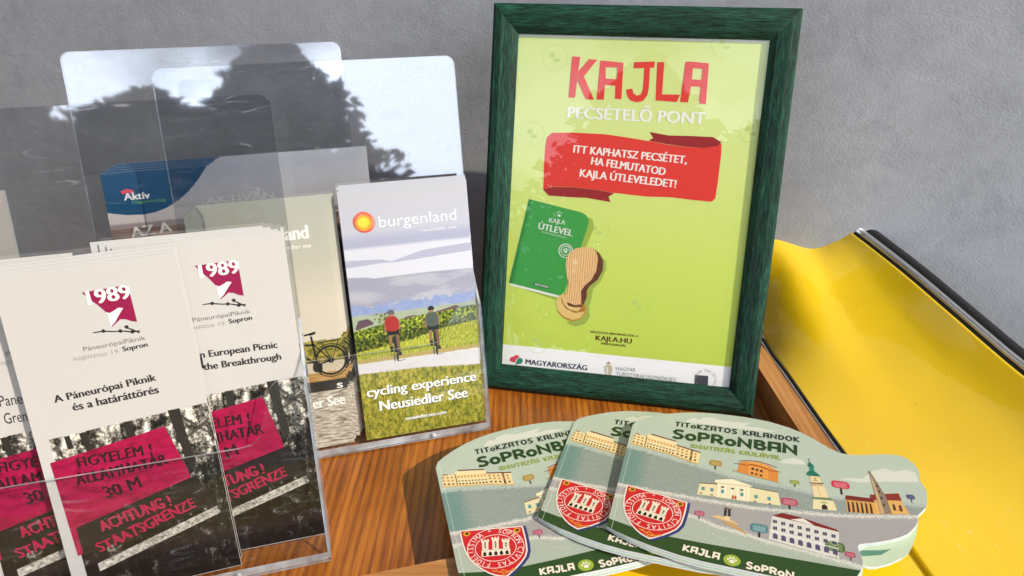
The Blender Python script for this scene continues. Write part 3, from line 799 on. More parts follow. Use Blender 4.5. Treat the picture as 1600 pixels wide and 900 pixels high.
# ------------------------------------------------------------------ framed poster
def M_poster():
    t = NT('poster_paper', .45, .4); t.co()
    f = t.ma('DIVIDE', t.y, 289.0)
    c = t.ramp(f, [(.05, 'C6DA56'), (.35, 'CFE068'), (.75, 'D8E592'), (1.0, 'D2E08C')])   # lime green ground, paler towards the top
    c = t.mix(t.step(t.y, 19.6, .3), c, 'FAFAFC')
    c = t.mix(t.step(286.4, t.y, .3), c, 'D6D4CC')
    crease = t.noise(70, 3, (1, 1, 1), off=3, dist=2.0); t.bump(crease, .10, .004)
    return t.done(c)
frame = empty('picture_frame', (-9.7335, 546.756, 20.586), (.98235, -.18705, 0), (.05146, .27028, .96141), (-.17983, -.94444, .27513))
tag(frame, 'green wooden picture frame holding the dog stamp poster, leaning back on the counter', 'picture frame')
frame['label'] = 'green wooden picture frame holding the lime green KAJLA poster under glass'
OX0, OY0, OX1, OY1 = -20.5, -21, 222.5, 311.5
IX0, IY0, IX1, IY1 = .6, 1.2, 201.4, 288.2
prof = [(0, -3.5), (0, 5.5), (.12, 7.6), (.35, 8.2), (.78, 6.0), (.92, 3.9), (1, 2.1), (1, -1)]     # outer edge to inner lip
def rail(c0, i0, c1, i1, m, name='frame_rail'):
    b = MB(); n = len(prof)
    V = []
    for c, i in ((c0, i0), (c1, i1)):
        for s_, z in prof: V.append((c[0]+(i[0]-c[0])*s_, c[1]+(i[1]-c[1])*s_, z))
    F = [(k, (k+1) % n, n+(k+1) % n, n+k) for k in range(n)] + [tuple(reversed(range(n))), tuple(range(n, 2*n))]
    b.mesh(V, F, m); return b.build(name, frame)
O = [(OX0, OY0), (OX1, OY0), (OX1, OY1), (OX0, OY1)]; I = [(IX0, IY0), (IX1, IY0), (IX1, IY1), (IX0, IY1)]
e_ = .12
for a, c, m in ((0, 1, M_green_x), (1, 2, M_green_y), (2, 3, M_green_x), (3, 0, M_green_y)):
    d = Vector(O[c])-Vector(O[a]); d.normalize(); d *= e_      # hairline gap at each mitre
    f2 = lambda p, s_: (p[0]+d.x*s_, p[1]+d.y*s_)
    rail(f2(O[a], 1), f2(I[a], 1), f2(O[c], -1), f2(I[c], -1), m)
b = MB(); b.box((-6, -6, -8.5), (208, 295, -2.2), M_dark); b.build('back_board', frame)
b = MB(); b.mesh([(x, y, n_) for x in (72, 130) for y, n_ in ((225, -8.7), (225, -12), (5.6, -92), (6.6, -88.5))], [(0, 1, 2, 3), (7, 6, 5, 4), (0, 4, 5, 1), (1, 5, 6, 2), (2, 6, 7, 3), (3, 7, 4, 0)], M_dark); b.build('easel_leg', frame)
pp = MB(); pp.box((-3, -2.5, -1.4), (205, 290, 0), M_poster()); poster = pp.build('poster', frame)
def prt(key, name, parent, du=0, dv=0, base=.02):
    p = Print(base); p.art(key, du, dv); return p.build(name, parent)
prt('p_heading', 'heading', poster); prt('p_ribbon', 'ribbon', poster); prt('p_passport', 'passport_picture', poster); prt('p_stamp', 'stamp_picture', poster)
prt('p_info', 'web_address', poster); prt('p_foot', 'logo_row', poster); 
for k in range(0, len(ART['p_marks']), 3):
    ART['one_mark'] = ART['p_marks'][k:k+3]; prt('one_mark', 'watermark', poster)
b = MB(); b.box((-2, -1.5, .9), (204, 289.5, 1.8), M_glass); b.build('glass', frame)

# ------------------------------------------------------------------ booklets
OUT = [(0, 0), (.2, 50), (.4, 104), (2.9, 109.8), (9, 114.6), (15.9, 118.9), (25, 123.6), (35.4, 127.3), (44, 129.3), (52.2, 130.4), (61, 131.2), (70.5, 131.3), (80, 131.2), (88.5, 130.5), (97, 129.4),
       (104.6, 127.4), (112, 125), (120.1, 121), (127, 116.2), (132.1, 112), (138, 107), (143.6, 104), (147.5, 103), (151.5, 103), (158, 104.4), (164.9, 106.2), (172, 108.2), (178.3, 109.2), (181.5, 109.2), (184.6, 108.2), (187.6, 106), (190, 102.6), (191.4, 98.4), (192, 93.6), (191.6, 89.5), (191.2, 86.3), (191.6, 83.4),
       (192.6, 80.7), (193.2, 76), (192.7, 71), (191.8, 66), (190.3, 61.2), (187.2, 56.6), (184.9, 53.4), (183.6, 48), (181.6, 43.1), (179, 39), (175.8, 35), (171.6, 31.6), (167, 28.7), (161.6, 26), (156.3, 23.6), (152, 22), (148.6, 20.6), (147.2, 19.2), (146.9, 17.3), (147.5, 14), (148.2, 10.4), (148.4, 7), (147.9, 3.6), (146.6, 0), (144, -5), (139, -9.5),
       (132, -12.6), (120, -14.6), (105, -15.6), (89.3, -15.4), (75, -14.8), (60, -14.2), (45.7, -12.6), (30, -9.6), (16, -6), (6, -2.6)]
def M_cover():
    t = NT('booklet_cover', .36, .5); t.co()
    sp = t.noise(.75, 2, off=1); sp2 = t.noise(.9, 1, off=8)
    grain = t.ma('MULTIPLY', t.ma('SUBTRACT', sp, .5), 9.0)
    sky = t.mix(t.ma('MULTIPLY', t.noise(40, 2), .5), 'B9C4B4', 'ACBFB2')
    # hills
    b1 = t.line([(0, 80), (12.7, 78.5), (50, 70.3), (75, 64), (104, 62), (136, 58.8), (150, 60), (177, 62.5), (200, 64.5)])
    b2 = t.line([(0, 40.5), (6.5, 39.5), (49, 38), (87, 37.8), (119, 40.7), (141, 43.3), (184, 52.5), (200, 55)])
    b3 = t.line([(0, 30), (30, 26), (52.8, 21.5), (67, 16.5), (84, 14), (96.5, 11), (120, 8.3), (147, 4), (200, 0)])
    gb = t.line([(0, 6.8), (12, 4), (25.4, .8), (57, -1), (80, -4), (110, -8.2), (130, -11.5), (150, -14), (200, -18)])
    gb = t.ma('ADD', gb, 0.0)
    hill = t.mix(t.step(.52, sp2, .15), '98A29A', '88958E')
    teal = t.step(t.ma('ADD', t.x, t.ma('MULTIPLY', grain, 3.0)), 14.0, 8.0)
    hill = t.mix(t.ma('MULTIPLY', teal, .6), hill, '4F8580')
    lil = t.mix(t.step(.5, sp2, .3), 'A9A5A4', 'A19F9F')
    lit = t.mix(t.step(.55, sp2, .2), 'A9B4A6', 'B3BBAC')
    def band(c, bnd, inner, rim='D8D6CC'):
        yy = t.ma('ADD', t.y, grain)
        c = t.mix(t.step(t.y, bnd, .6), c, inner)
        return t.mix(t.ma('MULTIPLY', t.step(yy, bnd, .4), t.step(t.ma('SUBTRACT', bnd, 2.4), yy, 1.5)), c, rim)
    c = band(sky, b1, hill, 'B9C2BA'); c = band(c, b2, lil); c = band(c, b3, lit)
    c = t.mix(t.step(t.y, gb, .25), c, '2C4A1E')
    # crease beside the spine, worn pale edge
    c = t.mix(t.ma('MULTIPLY', t.step(t.ma('ABSOLUTE', t.ma('SUBTRACT', t.x, 3.2)), .25, .2), .35), c, 'E8EAE4')
    t.bump(t.noise(45, 2, off=2), .12, .006)
    return t.done(c)
MC = M_cover()
M_green_paper = simple('green_paper', 'C9DABB', .5)
M_blue_paper = simple('pale_blue_paper', 'BFD3DA', .5)

def tree_pic(p, u0, v0, u1, v1, base, col, dash, trunk='3A2620'):
    cx = (u0+u1)/2; w = u1-u0
    p.poly([(cx-w*.06, base), (cx+w*.06, base), (cx+w*.06, v0+.5), (cx-w*.06, v0+.5)], 2, trunk)
    p.poly(rrect(u0, v0, u1, v1, min(w, v1-v0)*.34, 4), 3, col)
    n = max(2, int(w/1.7)); rws = max(2, int((v1-v0)/1.1))
    for r in range(rws):
        for k in range(n):
            x = u0+w*(.14+.72*(k+.5*(r % 2))/n); y = v0+(v1-v0)*(.16+.7*r/rws)
            if x < u1-w*.12: p.stroke([(x, y), (x+w/n*.45, y+.35*((-1)**k))], .3, 4, dash)
def win(p, u, v, w, h, lay, col): p.poly([(u, v), (u+w, v), (u+w, v+h), (u, v+h)], lay, col)
def town(p):
    C1, C2, BR, DK = 'EFD7A0', 'E2B868', '6E2A20', '3A2420'
    # long cream building (slanted row), behind
    q = lambda a, b: (a, b)
    p.poly([(2.3, 83.5), (12.3, 81.3), (12.6, 92.9), (4, 94.6)], 2, C1)
    p.poly([(12.3, 81.3), (34, 76.6), (34.6, 91), (12.6, 96)], 3, 'F2DDAA')
    p.poly([(34, 76.6), (50.8, 71.2), (51.8, 82.8), (34.6, 87.4)], 2, C1)
    p.poly([(15.6, 96.9), (34, 92.4), (34, 91.4), (15.6, 95.8)], 4, BR)
    p.poly([(4, 95.2), (7.6, 94.4), (7.6, 93.6), (4, 94.3)], 4, BR)
    p.poly([(34.8, 88.2), (52, 83.6), (52, 82.5), (34.8, 87)], 4, BR)
    p.poly([(12.3, 81.3), (12.9, 81.2), (13.2, 93), (12.6, 93)], 4, DK); p.poly([(44.8, 73.2), (46.2, 72.8), (46.6, 84.6), (45.3, 85)], 3, '7A5A3A')
    for k in range(9):
        u = 14+k*2.3; base = 81.1-k*.49
        win(p, u, base+.4, 1.2, 1.5, 5, DK); win(p, u, base+3.4, .5, 1.3, 5, DK); win(p, u+.75, base+3.4, .5, 1.3, 5, DK); win(p, u, base+7.2, 1.4, 2.6, 5, 'D9A25C')
    for k in range(3):
        for r, c in ((.6, DK), (4.2, 'C08A48'), (7.4, 'A87838')): win(p, 3.4+k*3, 83.6-k*.7+r, 1.3, 1.5, 5, c)
    for k in range(5):
        for r, c in ((.6, DK), (4.0, 'C08A48'), (7.0, 'A87838')): win(p, 35.6+k*3.1, 76.7-k*.95+r, 1.3, 1.6, 5, c)
    p.poly([(2, 82.6), (12.3, 80.4), (34, 75.7), (51, 70.2), (51, 71.2), (34, 76.7), (12.3, 81.4), (2, 83.6)], 6, 'E6B45C')
    # orange theatre with arched roof
    p.poly([(77, 68.7), (84, 67.7), (103, 63.9), (103.4, 75), (97, 79.6), (90.5, 81.4), (84, 80.9), (78.4, 79)], 2, 'D98A3C')
    p.poly([(84, 67.7), (97, 65.1), (97, 79.6), (90.5, 81.4), (84, 80.9)], 3, 'E59C4A')
    p.stroke([(78, 79.8), (83, 81.6), (90.5, 82.3), (97.4, 80.6), (102.8, 78.6)], .7, 4, '8A3C24')
    p.stroke([(75, 76.8), (80, 77), (84.5, 76.2)], .55, 4, BR); p.stroke([(97, 74.6), (101, 74.7), (105, 74.5)], .55, 4, BR)
    p.stroke([(84.4, 77.9), (90.5, 77.6), (97, 75.4)], 1.1, 4, '9A3A26')
    for u, v in ((86.2, 72.8), (89, 72.3), (91.8, 71.7)):
        p.poly([(u, v), (u+1.7, v-.3), (u+1.7, v+1.8), (u+.85, v+2.7), (u, v+2)], 4, '5A342C')
    for u, v in ((85.8, 68.6), (88.6, 68), (91.6, 67.4)): win(p, u, v, 1.7, 1.7, 4, DK)
    p.poly([(74, 69.8), (77, 69), (84, 67.6), (103, 63.8), (105, 64.2), (105, 63.2), (84, 66.8), (74, 69)], 4, 'B8905A')
    # pale palace with portico
    p.poly([(52.4, 40.8), (64.8, 41.6), (64.4, 53), (53.4, 51.6)], 2, 'E9DCB0'); p.poly([(84.6, 41.8), (104.4, 42.4), (103, 54), (85.4, 55)], 2, 'E9DCB0')
    p.poly([(64.6, 41), (85, 41.4), (85.6, 55.6), (64.6, 54.6)], 3, 'EFE4BE')
    p.poly([(63, 54.4), (87, 55.6), (86.6, 56.8), (74, 60.6), (63.2, 57.4)], 4, 'F3EACB'); p.stroke([(63, 54.6), (86.6, 56)], .5, 5, 'C9B888')
    p.stroke([(53.4, 52.2), (64.4, 53.6)], .6, 4, '8A4034'); p.stroke([(85.6, 55.2), (103, 54.6)], .6, 4, '6B5A4A')
    for u in (65.4, 69.4, 73.4, 77.4, 81.4, 84.2): p.poly([(u, 42.4), (u+.8, 42.4), (u+.8, 54.4), (u, 54.4)], 4, 'FBF3DA')
    for u in (67.4, 79.6, 88.4, 96.4, 60.6, 55): win(p, u, 45.6, 2, 3.2, 5, '5E9AA0')
    for u in (67.2, 73.6, 79.4): win(p, u, 50.6, 2, 1.4, 5, '3E4A50')
    win(p, 74.2, 41.6, 1.3, 3.4, 5, 'C25A22'); win(p, 75.9, 41.6, 1.3, 3.4, 5, 'C25A22')
    for u in (54, 61, 88, 97): win(p, u, 42, 1.6, .9, 5, '5A4A3A')
    # fire tower
    p.poly([(123.4, 44), (137.8, 45.6), (136.4, 54), (124.2, 52.8)], 3, 'E9DCAE'); p.poly([(123.2, 53.6), (136.8, 55.2), (134, 56.4), (124.4, 55)], 4, '6E8A4A')
    p.poly([(124.8, 54.8), (133.6, 56), (131.4, 68.4), (124, 67.6)], 3, 'EBD6A6'); p.poly([(122.8, 67.6), (131.8, 69), (131.6, 69.8), (122.8, 68.4)], 5, '7A6A4A')
    p.poly([(123.8, 68), (130.6, 69.2), (129.2, 75.6), (123.4, 75.2)], 4, 'E8CFA0'); p.stroke([(123.8, 65.6), (131.4, 66.8)], .6, 5, 'C98A5A')
    p.poly([(121.2, 76), (123, 75), (129.2, 75.4), (130, 76.4), (128, 78.8), (126.6, 80), (123.6, 80.2), (122, 78.4)], 5, '1E7058')
    p.poly([(123.6, 80), (126.6, 80), (126.2, 84.4), (123.6, 84.6)], 5, '2A8468'); p.poly([(122.6, 84.4), (127, 84.2), (125.6, 87.2), (124.2, 89), (123, 87.4)], 6, '1E7058'); p.stroke([(124, 88.6), (123.4, 93)], .35, 6, '3A4A42')
    for u in (124.6, 126.4, 128.2, 129.8): win(p, u, 66.6+.17*(u-124), .7, 1, 6, '5A3A2A')
    win(p, 126.2, 72.2, 1, 1.1, 6, '5A3A2A'); win(p, 125.6, 70.6, 2.2, .8, 6, 'A08868')
    for v in (57.6, 59.8, 62, 64): win(p, 128.4-.14*(v-58), v, .45, .6, 6, '7A5A3A')
    p.poly([(129, 44.8), (132.4, 45.2), (132.2, 48.4), (130.6, 49.8), (129, 48.2)], 6, DK); p.poly([(127.8, 50.4), (133.4, 51), (130.8, 52)], 6, '7A9A52')
    # church
    p.poly([(143.4, 46), (160, 48), (161, 58.6), (143.8, 57.2)], 2, 'D9A45A'); p.poly([(143.6, 57), (161, 58.4), (160.8, 61.9), (144.2, 61.2)], 3, '7A2A20')
    p.poly([(160, 48), (179.8, 52.4), (176.6, 63.6), (160.4, 60.6)], 3, 'E2AE62'); p.poly([(158.6, 60.4), (177, 63.6), (176.2, 70.2), (167, 67.6), (158.8, 65)], 4, '8A3024')
    for k in range(6): p.poly([(144.4+k*2.6, 46.3+.3*k), (145.7+k*2.6, 46.4+.3*k), (145.6+k*2.6, 55+.2*k), (144.6+k*2.6, 56.4+.2*k)], 4, '4A2E20')
    p.poly([(163, 49), (169.6, 50.4), (168.4, 64.2), (164.4, 78.6), (161.4, 88.4), (160.6, 88), (161.4, 76), (162.4, 62)], 6, '8E7868')
    p.poly([(163, 49), (165.4, 49.6), (163.8, 68), (161.4, 86), (161.4, 76), (162.4, 62)], 7, 'C9A87A')
    for v in (56, 62, 68, 73): win(p, 165.4-.1*(v-56), v, 1, 2.4, 8, '3E302C')
    for u in (171, 174.6): p.poly([(u, 53.6), (u+1.6, 54), (u+1.4, 58.6), (u+.7, 59.8), (u, 58.4)], 6, '5A3A28')
    # fountain
    p.poly([(62.6, 22.8), (72, 21.2), (79.2, 19.4), (79, 20.6), (72, 24), (66, 25.2)], 2, 'E2BE80'); p.poly([(68, 20.8), (83.6, 13), (84.4, 13.6), (76, 19.8)], 2, 'CF9E58')
    p.poly([(70, 22), (74.4, 22), (73.8, 25.4), (70.6, 25.4)], 4, 'E8CFA0'); p.poly([(70.2, 25.4), (71.6, 25.4), (71.8, 31.4), (70.4, 31.4)], 5, '2E2A22'); p.poly([(72.8, 25.4), (74.2, 25.4), (74, 31.4), (72.6, 31.4)], 5, '2E2A22')
    p.poly([(70, 32), (74.6, 31.6), (74.6, 32.4), (70, 32.9)], 5, '4A3A2A'); p.poly([(71.4, 32.8), (73, 32.6), (72.2, 34.6)], 5, 'D8A860')
    # town hall: a grey-white block with red roof
    p.poly([(96.8, 12.4), (135.6, 6.4), (137.4, 27.6), (120, 30.4), (99, 32.4)], 2, 'DAD8D0')
    p.poly([(99, 32.2), (105.4, 36.2), (118, 34.4), (136, 29.4), (138, 27.4), (120, 30)], 3, '7E2420'); p.poly([(110, 31.6), (123.6, 29.6), (117.4, 34.2)], 4, 'E6E2D8')
    for k in range(8):
        u = 99.6+k*4.75; d = -.66*k*1.0
        for r in (20.6, 26.2):
            win(p, u, r+d*.9, 1.0, 2.7, 5, '4A4660'); win(p, u+1.25, r+d*.9, 1.0, 2.7, 5, '4A4660'); p.ring(u+1.1, r+d*.9+1.3, 1.95, 2.2, 4, 'F2F0EA', 4)
        p.poly([(u-.2, 13.4+d), (u+2.4, 13.4+d-.4), (u+2.4, 16.6+d), (u+1.1, 17.8+d), (u-.2, 17+d)], 5, '565070')
    p.stroke([(97.2, 19.4), (136, 13.6)], .5, 4, 'F4F2EC'); p.stroke([(96.8, 12.6), (135.6, 6.6)], .8, 4, 'EDE6DA')
    for a in ((58.4, 71.4, 66.6, 77.2, 67.9, 'A98A3E', 'E0CF9A'), (110.6, 64.6, 116.5, 68.4, 62, '8E9A3A', 'D6DA9A'), (104.6, 43.8, 114.8, 50.4, 40.2, 'B04A60', 'F0B8C0'), (136.4, 67, 147.3, 74, 61.3, 'C8324A', 'F6C2C8'),
              (180.4, 66.4, 185.2, 70.6, 63.2, '4A4A72', '9A9AC0'), (52, 21.8, 58.4, 26.2, 19.2, 'B0566E', 'F0C0CC'), (86.2, 16.2, 96.6, 23.2, 12.2, '4E8088', 'CFE4E4'), (128.6, 11.2, 139.6, 18.8, 6, '4E6A34', 'C6D29A'), (139.2, 8.6, 144.9, 12.8, 6.2, 'B04A60', 'F0B8C0')):
        tree_pic(p, *a)
    for pts in ([(36, 109.6), (37, 112), (39.6, 118.6), (44, 122.4), (48, 120.6), (51, 124.2), (58, 126), (64, 123), (72, 123.4), (86, 125), (80, 120), (90, 120.6), (103, 118.4), (96, 116.6), (84, 116), (60, 116.4), (40, 116)],
                [(140, 76), (149, 79), (156, 79.6), (162, 88), (171, 93.6), (177, 91.4), (184, 95), (190, 93), (190, 84), (182, 82), (170, 80), (154, 75.4)], [(104, 84), (107, 88), (113, 91), (120, 90), (121.5, 86), (113, 84.6)]):
        p.poly(pts, 1, 'D6D8CC')
    rr = random.Random(3)
    for k in range(5): p.poly(ell(62+k*2.2, 9.4-k*.9+rr.uniform(-.4, .4), .45, .3, 6), 2, 'E6E6DC')
def crest(p):
    sh = smooth([(6.2, 39.6), (6.6, 39.7), (47, 32), (47.2, 31.6), (46.6, 20), (44.6, 8.6), (37.2, 1.4), (28, -4.6), (26.8, -4.7), (19.6, -1), (13.2, 6), (8.4, 13.6), (6.2, 24)], 1)
    cx, cy = 26.6, 18.4
    k = lambda s_, dx=0, dy=0: [(cx+(x-cx)*s_+dx, cy+(y-cy)*s_+dy) for x, y in sh]
    p.poly(k(1.03, 1.2, -.7), 5, '343A72'); p.poly(sh, 6, 'F4E3D6'); p.poly(k(.95), 7, 'A81E26'); p.poly(k(.93), 8, 'CC2026')
    E = dict(rot=-12)
    def tilt(pts, a=-10.5): c, s_ = math.cos(R(a)), math.sin(R(a)); return [(26.2+x*c-y*s_, 19.2+x*s_+y*c) for x, y in pts]
    def oval(rx, ry, w, lay):
        a, b = tilt(ell(0, 0, rx, ry, 44)), tilt(ell(0, 0, rx-w, ry-w, 44)); z = p.z(lay)
        p.mesh([(x, y, z) for x, y in b+a], [(i, 44+i, 44+(i+1) % 44, (i+1) % 44) for i in range(44)], ink('F6E6DC'))
    oval(18.2, 16.2, .45, 9); oval(13.2, 10.8, .45, 9)
    t = 'SOPRON CIVITAS FIDELISSIMA * '
    n = len(t); h = 3.5; kk = h/capheight(True); z = p.z(9)
    for i, ch in enumerate(t):
        if ch == ' ': continue
        a = R(84-360*(i+.5)/n); rx, ry = 14.1, 11.8
        px, py = rx*math.cos(a), ry*math.sin(a); nx, ny = math.cos(a)/rx, math.sin(a)/ry; l = math.hypot(nx, ny); nx, ny = nx/l, ny/l
        Vg, Fg = glyph(ch, False); mx = (min(q[0] for q in Vg)+max(q[0] for q in Vg))/2
        P2 = tilt([(px+(x-mx)*kk*.85*ny+y*kk*nx, py-(x-mx)*kk*.85*nx+y*kk*ny) for x, y in Vg])
        p.mesh([(x, y, z) for x, y in P2], Fg, ink('F6E6DC'))
    W = 'EFE2CC'
    p.poly(tilt([(-9, -6.4), (9, -6.4), (9, -1.2), (-9, -1.2)]), 9, W)
    for x0, h0 in ((-8.6, 6.2), (-2, 7.6), (4.6, 5.6)):
        p.poly(tilt([(x0, -1.3), (x0+4, -1.3), (x0+4, h0), (x0, h0)]), 10, W); p.poly(tilt([(x0-.5, h0-1.2), (x0+4.5, h0-1.2), (x0+4.5, h0), (x0-.5, h0)]), 11, W)
        for k2 in range(3): p.poly(tilt([(x0-.5+k2*1.9, h0), (x0+.6+k2*1.9, h0), (x0+.6+k2*1.9, h0+1.1), (x0-.5+k2*1.9, h0+1.1)]), 11, W)
        for yy in (.6, 2.6, 4.4):
            if yy < h0-1.6: p.poly(tilt(ell(x0+2, yy, .6, .7, 8)), 12, '2A1A1A')
        p.stroke(tilt([(x0+.5, 1.6), (x0+3.6, 1.6)]), .22, 11, 'B09A84'); p.stroke(tilt([(x0+.4, 3.4), (x0+3.6, 3.4)]), .22, 11, 'B09A84')
    for k2 in range(5):
        x0 = -8+k2*3.5; p.poly(tilt([(x0, -6), (x0+2, -6), (x0+2, -4), (x0+1, -2.6), (x0, -4)]), 12, '2A1A1A')
    p.stroke(tilt([(-9, -1.4), (9, -1.4)]), .3, 12, 'B09A84')
    for x, y in ((10.6, 35.6), (42.6, 29.2)):
        p.poly(ell(x, y, 2.4, 2, 12), 9, 'E2A02C'); p.poly(ell(x+.2, y+.1, 1.3, 1.1, 8), 10, '4A2A18')
    for s_ in ([(20, 2.6), (24.6, .2), (28, -1.6)], [(34.4, -.2), (30, -.8), (26.8, -2.6)], [(24, -.4), (26.6, 1.4), (29, -.6), (27, -2.8), (25, -1.6)], [(21.4, 1), (23, 2.6)], [(32, -1.6), (33, .8)]):
        p.stroke(s_, .6, 9, 'E8A032')

def page_outline(grow, du=0, dv=0): return [(max(0, x)+du if i > 2 else x+du*.0, y-grow*(1 if y < 20 and x < 150 else .35)+dv) for i, (x, y) in enumerate(OUT)]
BK3 = dict(p0=(59.934, 332.122, 39.702), u=(.95272, -.29644, .06662), v=(.29572, .95505, .02068), n=(-.06976, 0, .99756))
book = empty('booklet', **BK3)
b = MB(); b.prism(OUT, -.28, 0, MC, M_edge); cover = b.build('cover', book)
p = Print(.02); p.sletters('TITOKZATOS KALANDOK'.replace('TITOK', 'TIToK'), 31.3, 109.4, 87, 5.4, 6, '2A3026', 1.15)
p.build('title', cover)
p = Print(.02); p.sletters('SoPRoNBAN', 31, 95.2, 85.5, 10.2, 6, '26441F', 2.5, .2); p.build('place_name', cover)
p = Print(.02); p.sletters('IDŐUTAZÁS KAJLÁVAL', 44.8, 87.2, 60.6, 4.1, 6, '93A52C', .85); p.build('subtitle', cover)
p = Print(.02); town(p); p.build('town_illustration', cover)
p = Print(.02); crest(p); p.build('crest', cover)
p = Print(.02); p.sletters('KAJLA', 0, 0, 21.2, 5.0, 6, 'F0E6D2', 1.3, .22)
kj = p
def rot2(pr, ang, u, v):
    c, s_ = math.cos(R(ang)), math.sin(R(ang)); pr.v = [(u+x*c-y*s_, v+x*s_+y*c, z) for x, y, z in pr.v]
rot2(kj, -5.5, 47.6, -9.0)
p2 = Print(.02); p2.sletters('SoPRoN', 0, 0, 26, 5.0, 6, 'F0E6D2', 1.3, .22); rot2(p2, -3.2, 84.2, -13.6)
p3 = Print(.02); p3.poly(ell(76.2, -9.6, 4.9, 4.3, 24), 4, '9DB43A'); p3.paw(76.2, -9.7, 2.9, 6, 'F4EEDC')
for q in (p2, p3):
    off = len(kj.v); kj.v += q.v
    for f, mi, s_ in zip(q.f, q.m, q.sm): kj.f.append(tuple(off+i for i in f)); kj.m.append(kj.mi(q.mats[mi])); kj.sm.append(s_)
kj.build('footer_lettering', cover)
b = MB()
for k, (g_, m) in enumerate(((.5, M_paper), (.9, M_blue_paper), (1.3, M_paper), (1.8, M_green_paper), (2.2, M_blue_paper), (2.6, M_paper))):
    o = [(x, y-g_*(min(1, x/25) if y < 25 and x < 150 else .0)) for x, y in OUT]
    b.prism(o, -.72-k*.44, -.36-k*.44, m, m)
b.build('pages', book)
# the back leaf reaches out under the lobe at the right end
LOBE = [(100, 20), (130, 12), (147.8, 12), (148.8, 6.2), (151.5, 5.2), (155.4, 6.6), (163, 11), (169.7, 16.4), (174.6, 22), (178.3, 29.7), (181, 37), (183.6, 46), (186, 56), (170, 70), (140, 60)]
b = MB(); b.prism(LOBE, -3.7, -3.3, M_green_paper, M_edge); bl = b.build('back_leaf', book)
pb = Print(-3.28); pb.poly([(148.2, 18.8), (160, 21.6), (166, 24), (160, 18), (150, 14.6), (148, 15.2)], 1, '5E8F7A'); pb.poly([(148.6, 6.8), (155.4, 7.6), (164, 12.6), (171, 18.8), (170.4, 17.2), (163, 10.8), (155.6, 6.8), (151.4, 5.6)], 1, 'FAFAF4'); pb.build('leaf_print', bl)
tag(book, 'topmost shaped SOPRONBAN booklet, its lobe reaching over the yellow panel', 'booklet', 'fanned shaped booklets')
def place(o, x, y, z, yaw, ry):
    o.matrix_world = Matrix.Translation((x*MM, y*MM, z*MM)) @ Matrix.Rotation(R(yaw), 4, 'Z') @ Matrix.Rotation(R(ry), 4, 'Y'); return o
bk2 = place(copy_tree(book), 17.1, 346.8, 32.6, -17.06, -3.6); bk2['label'] = 'middle shaped booklet tucked between the top and the leftmost booklet'
bk1 = place(copy_tree(book), -31.1, 300.9, 26, 13.84, -3); bk1['label'] = 'lowest shaped booklet lying furthest left beside the brochure holders'

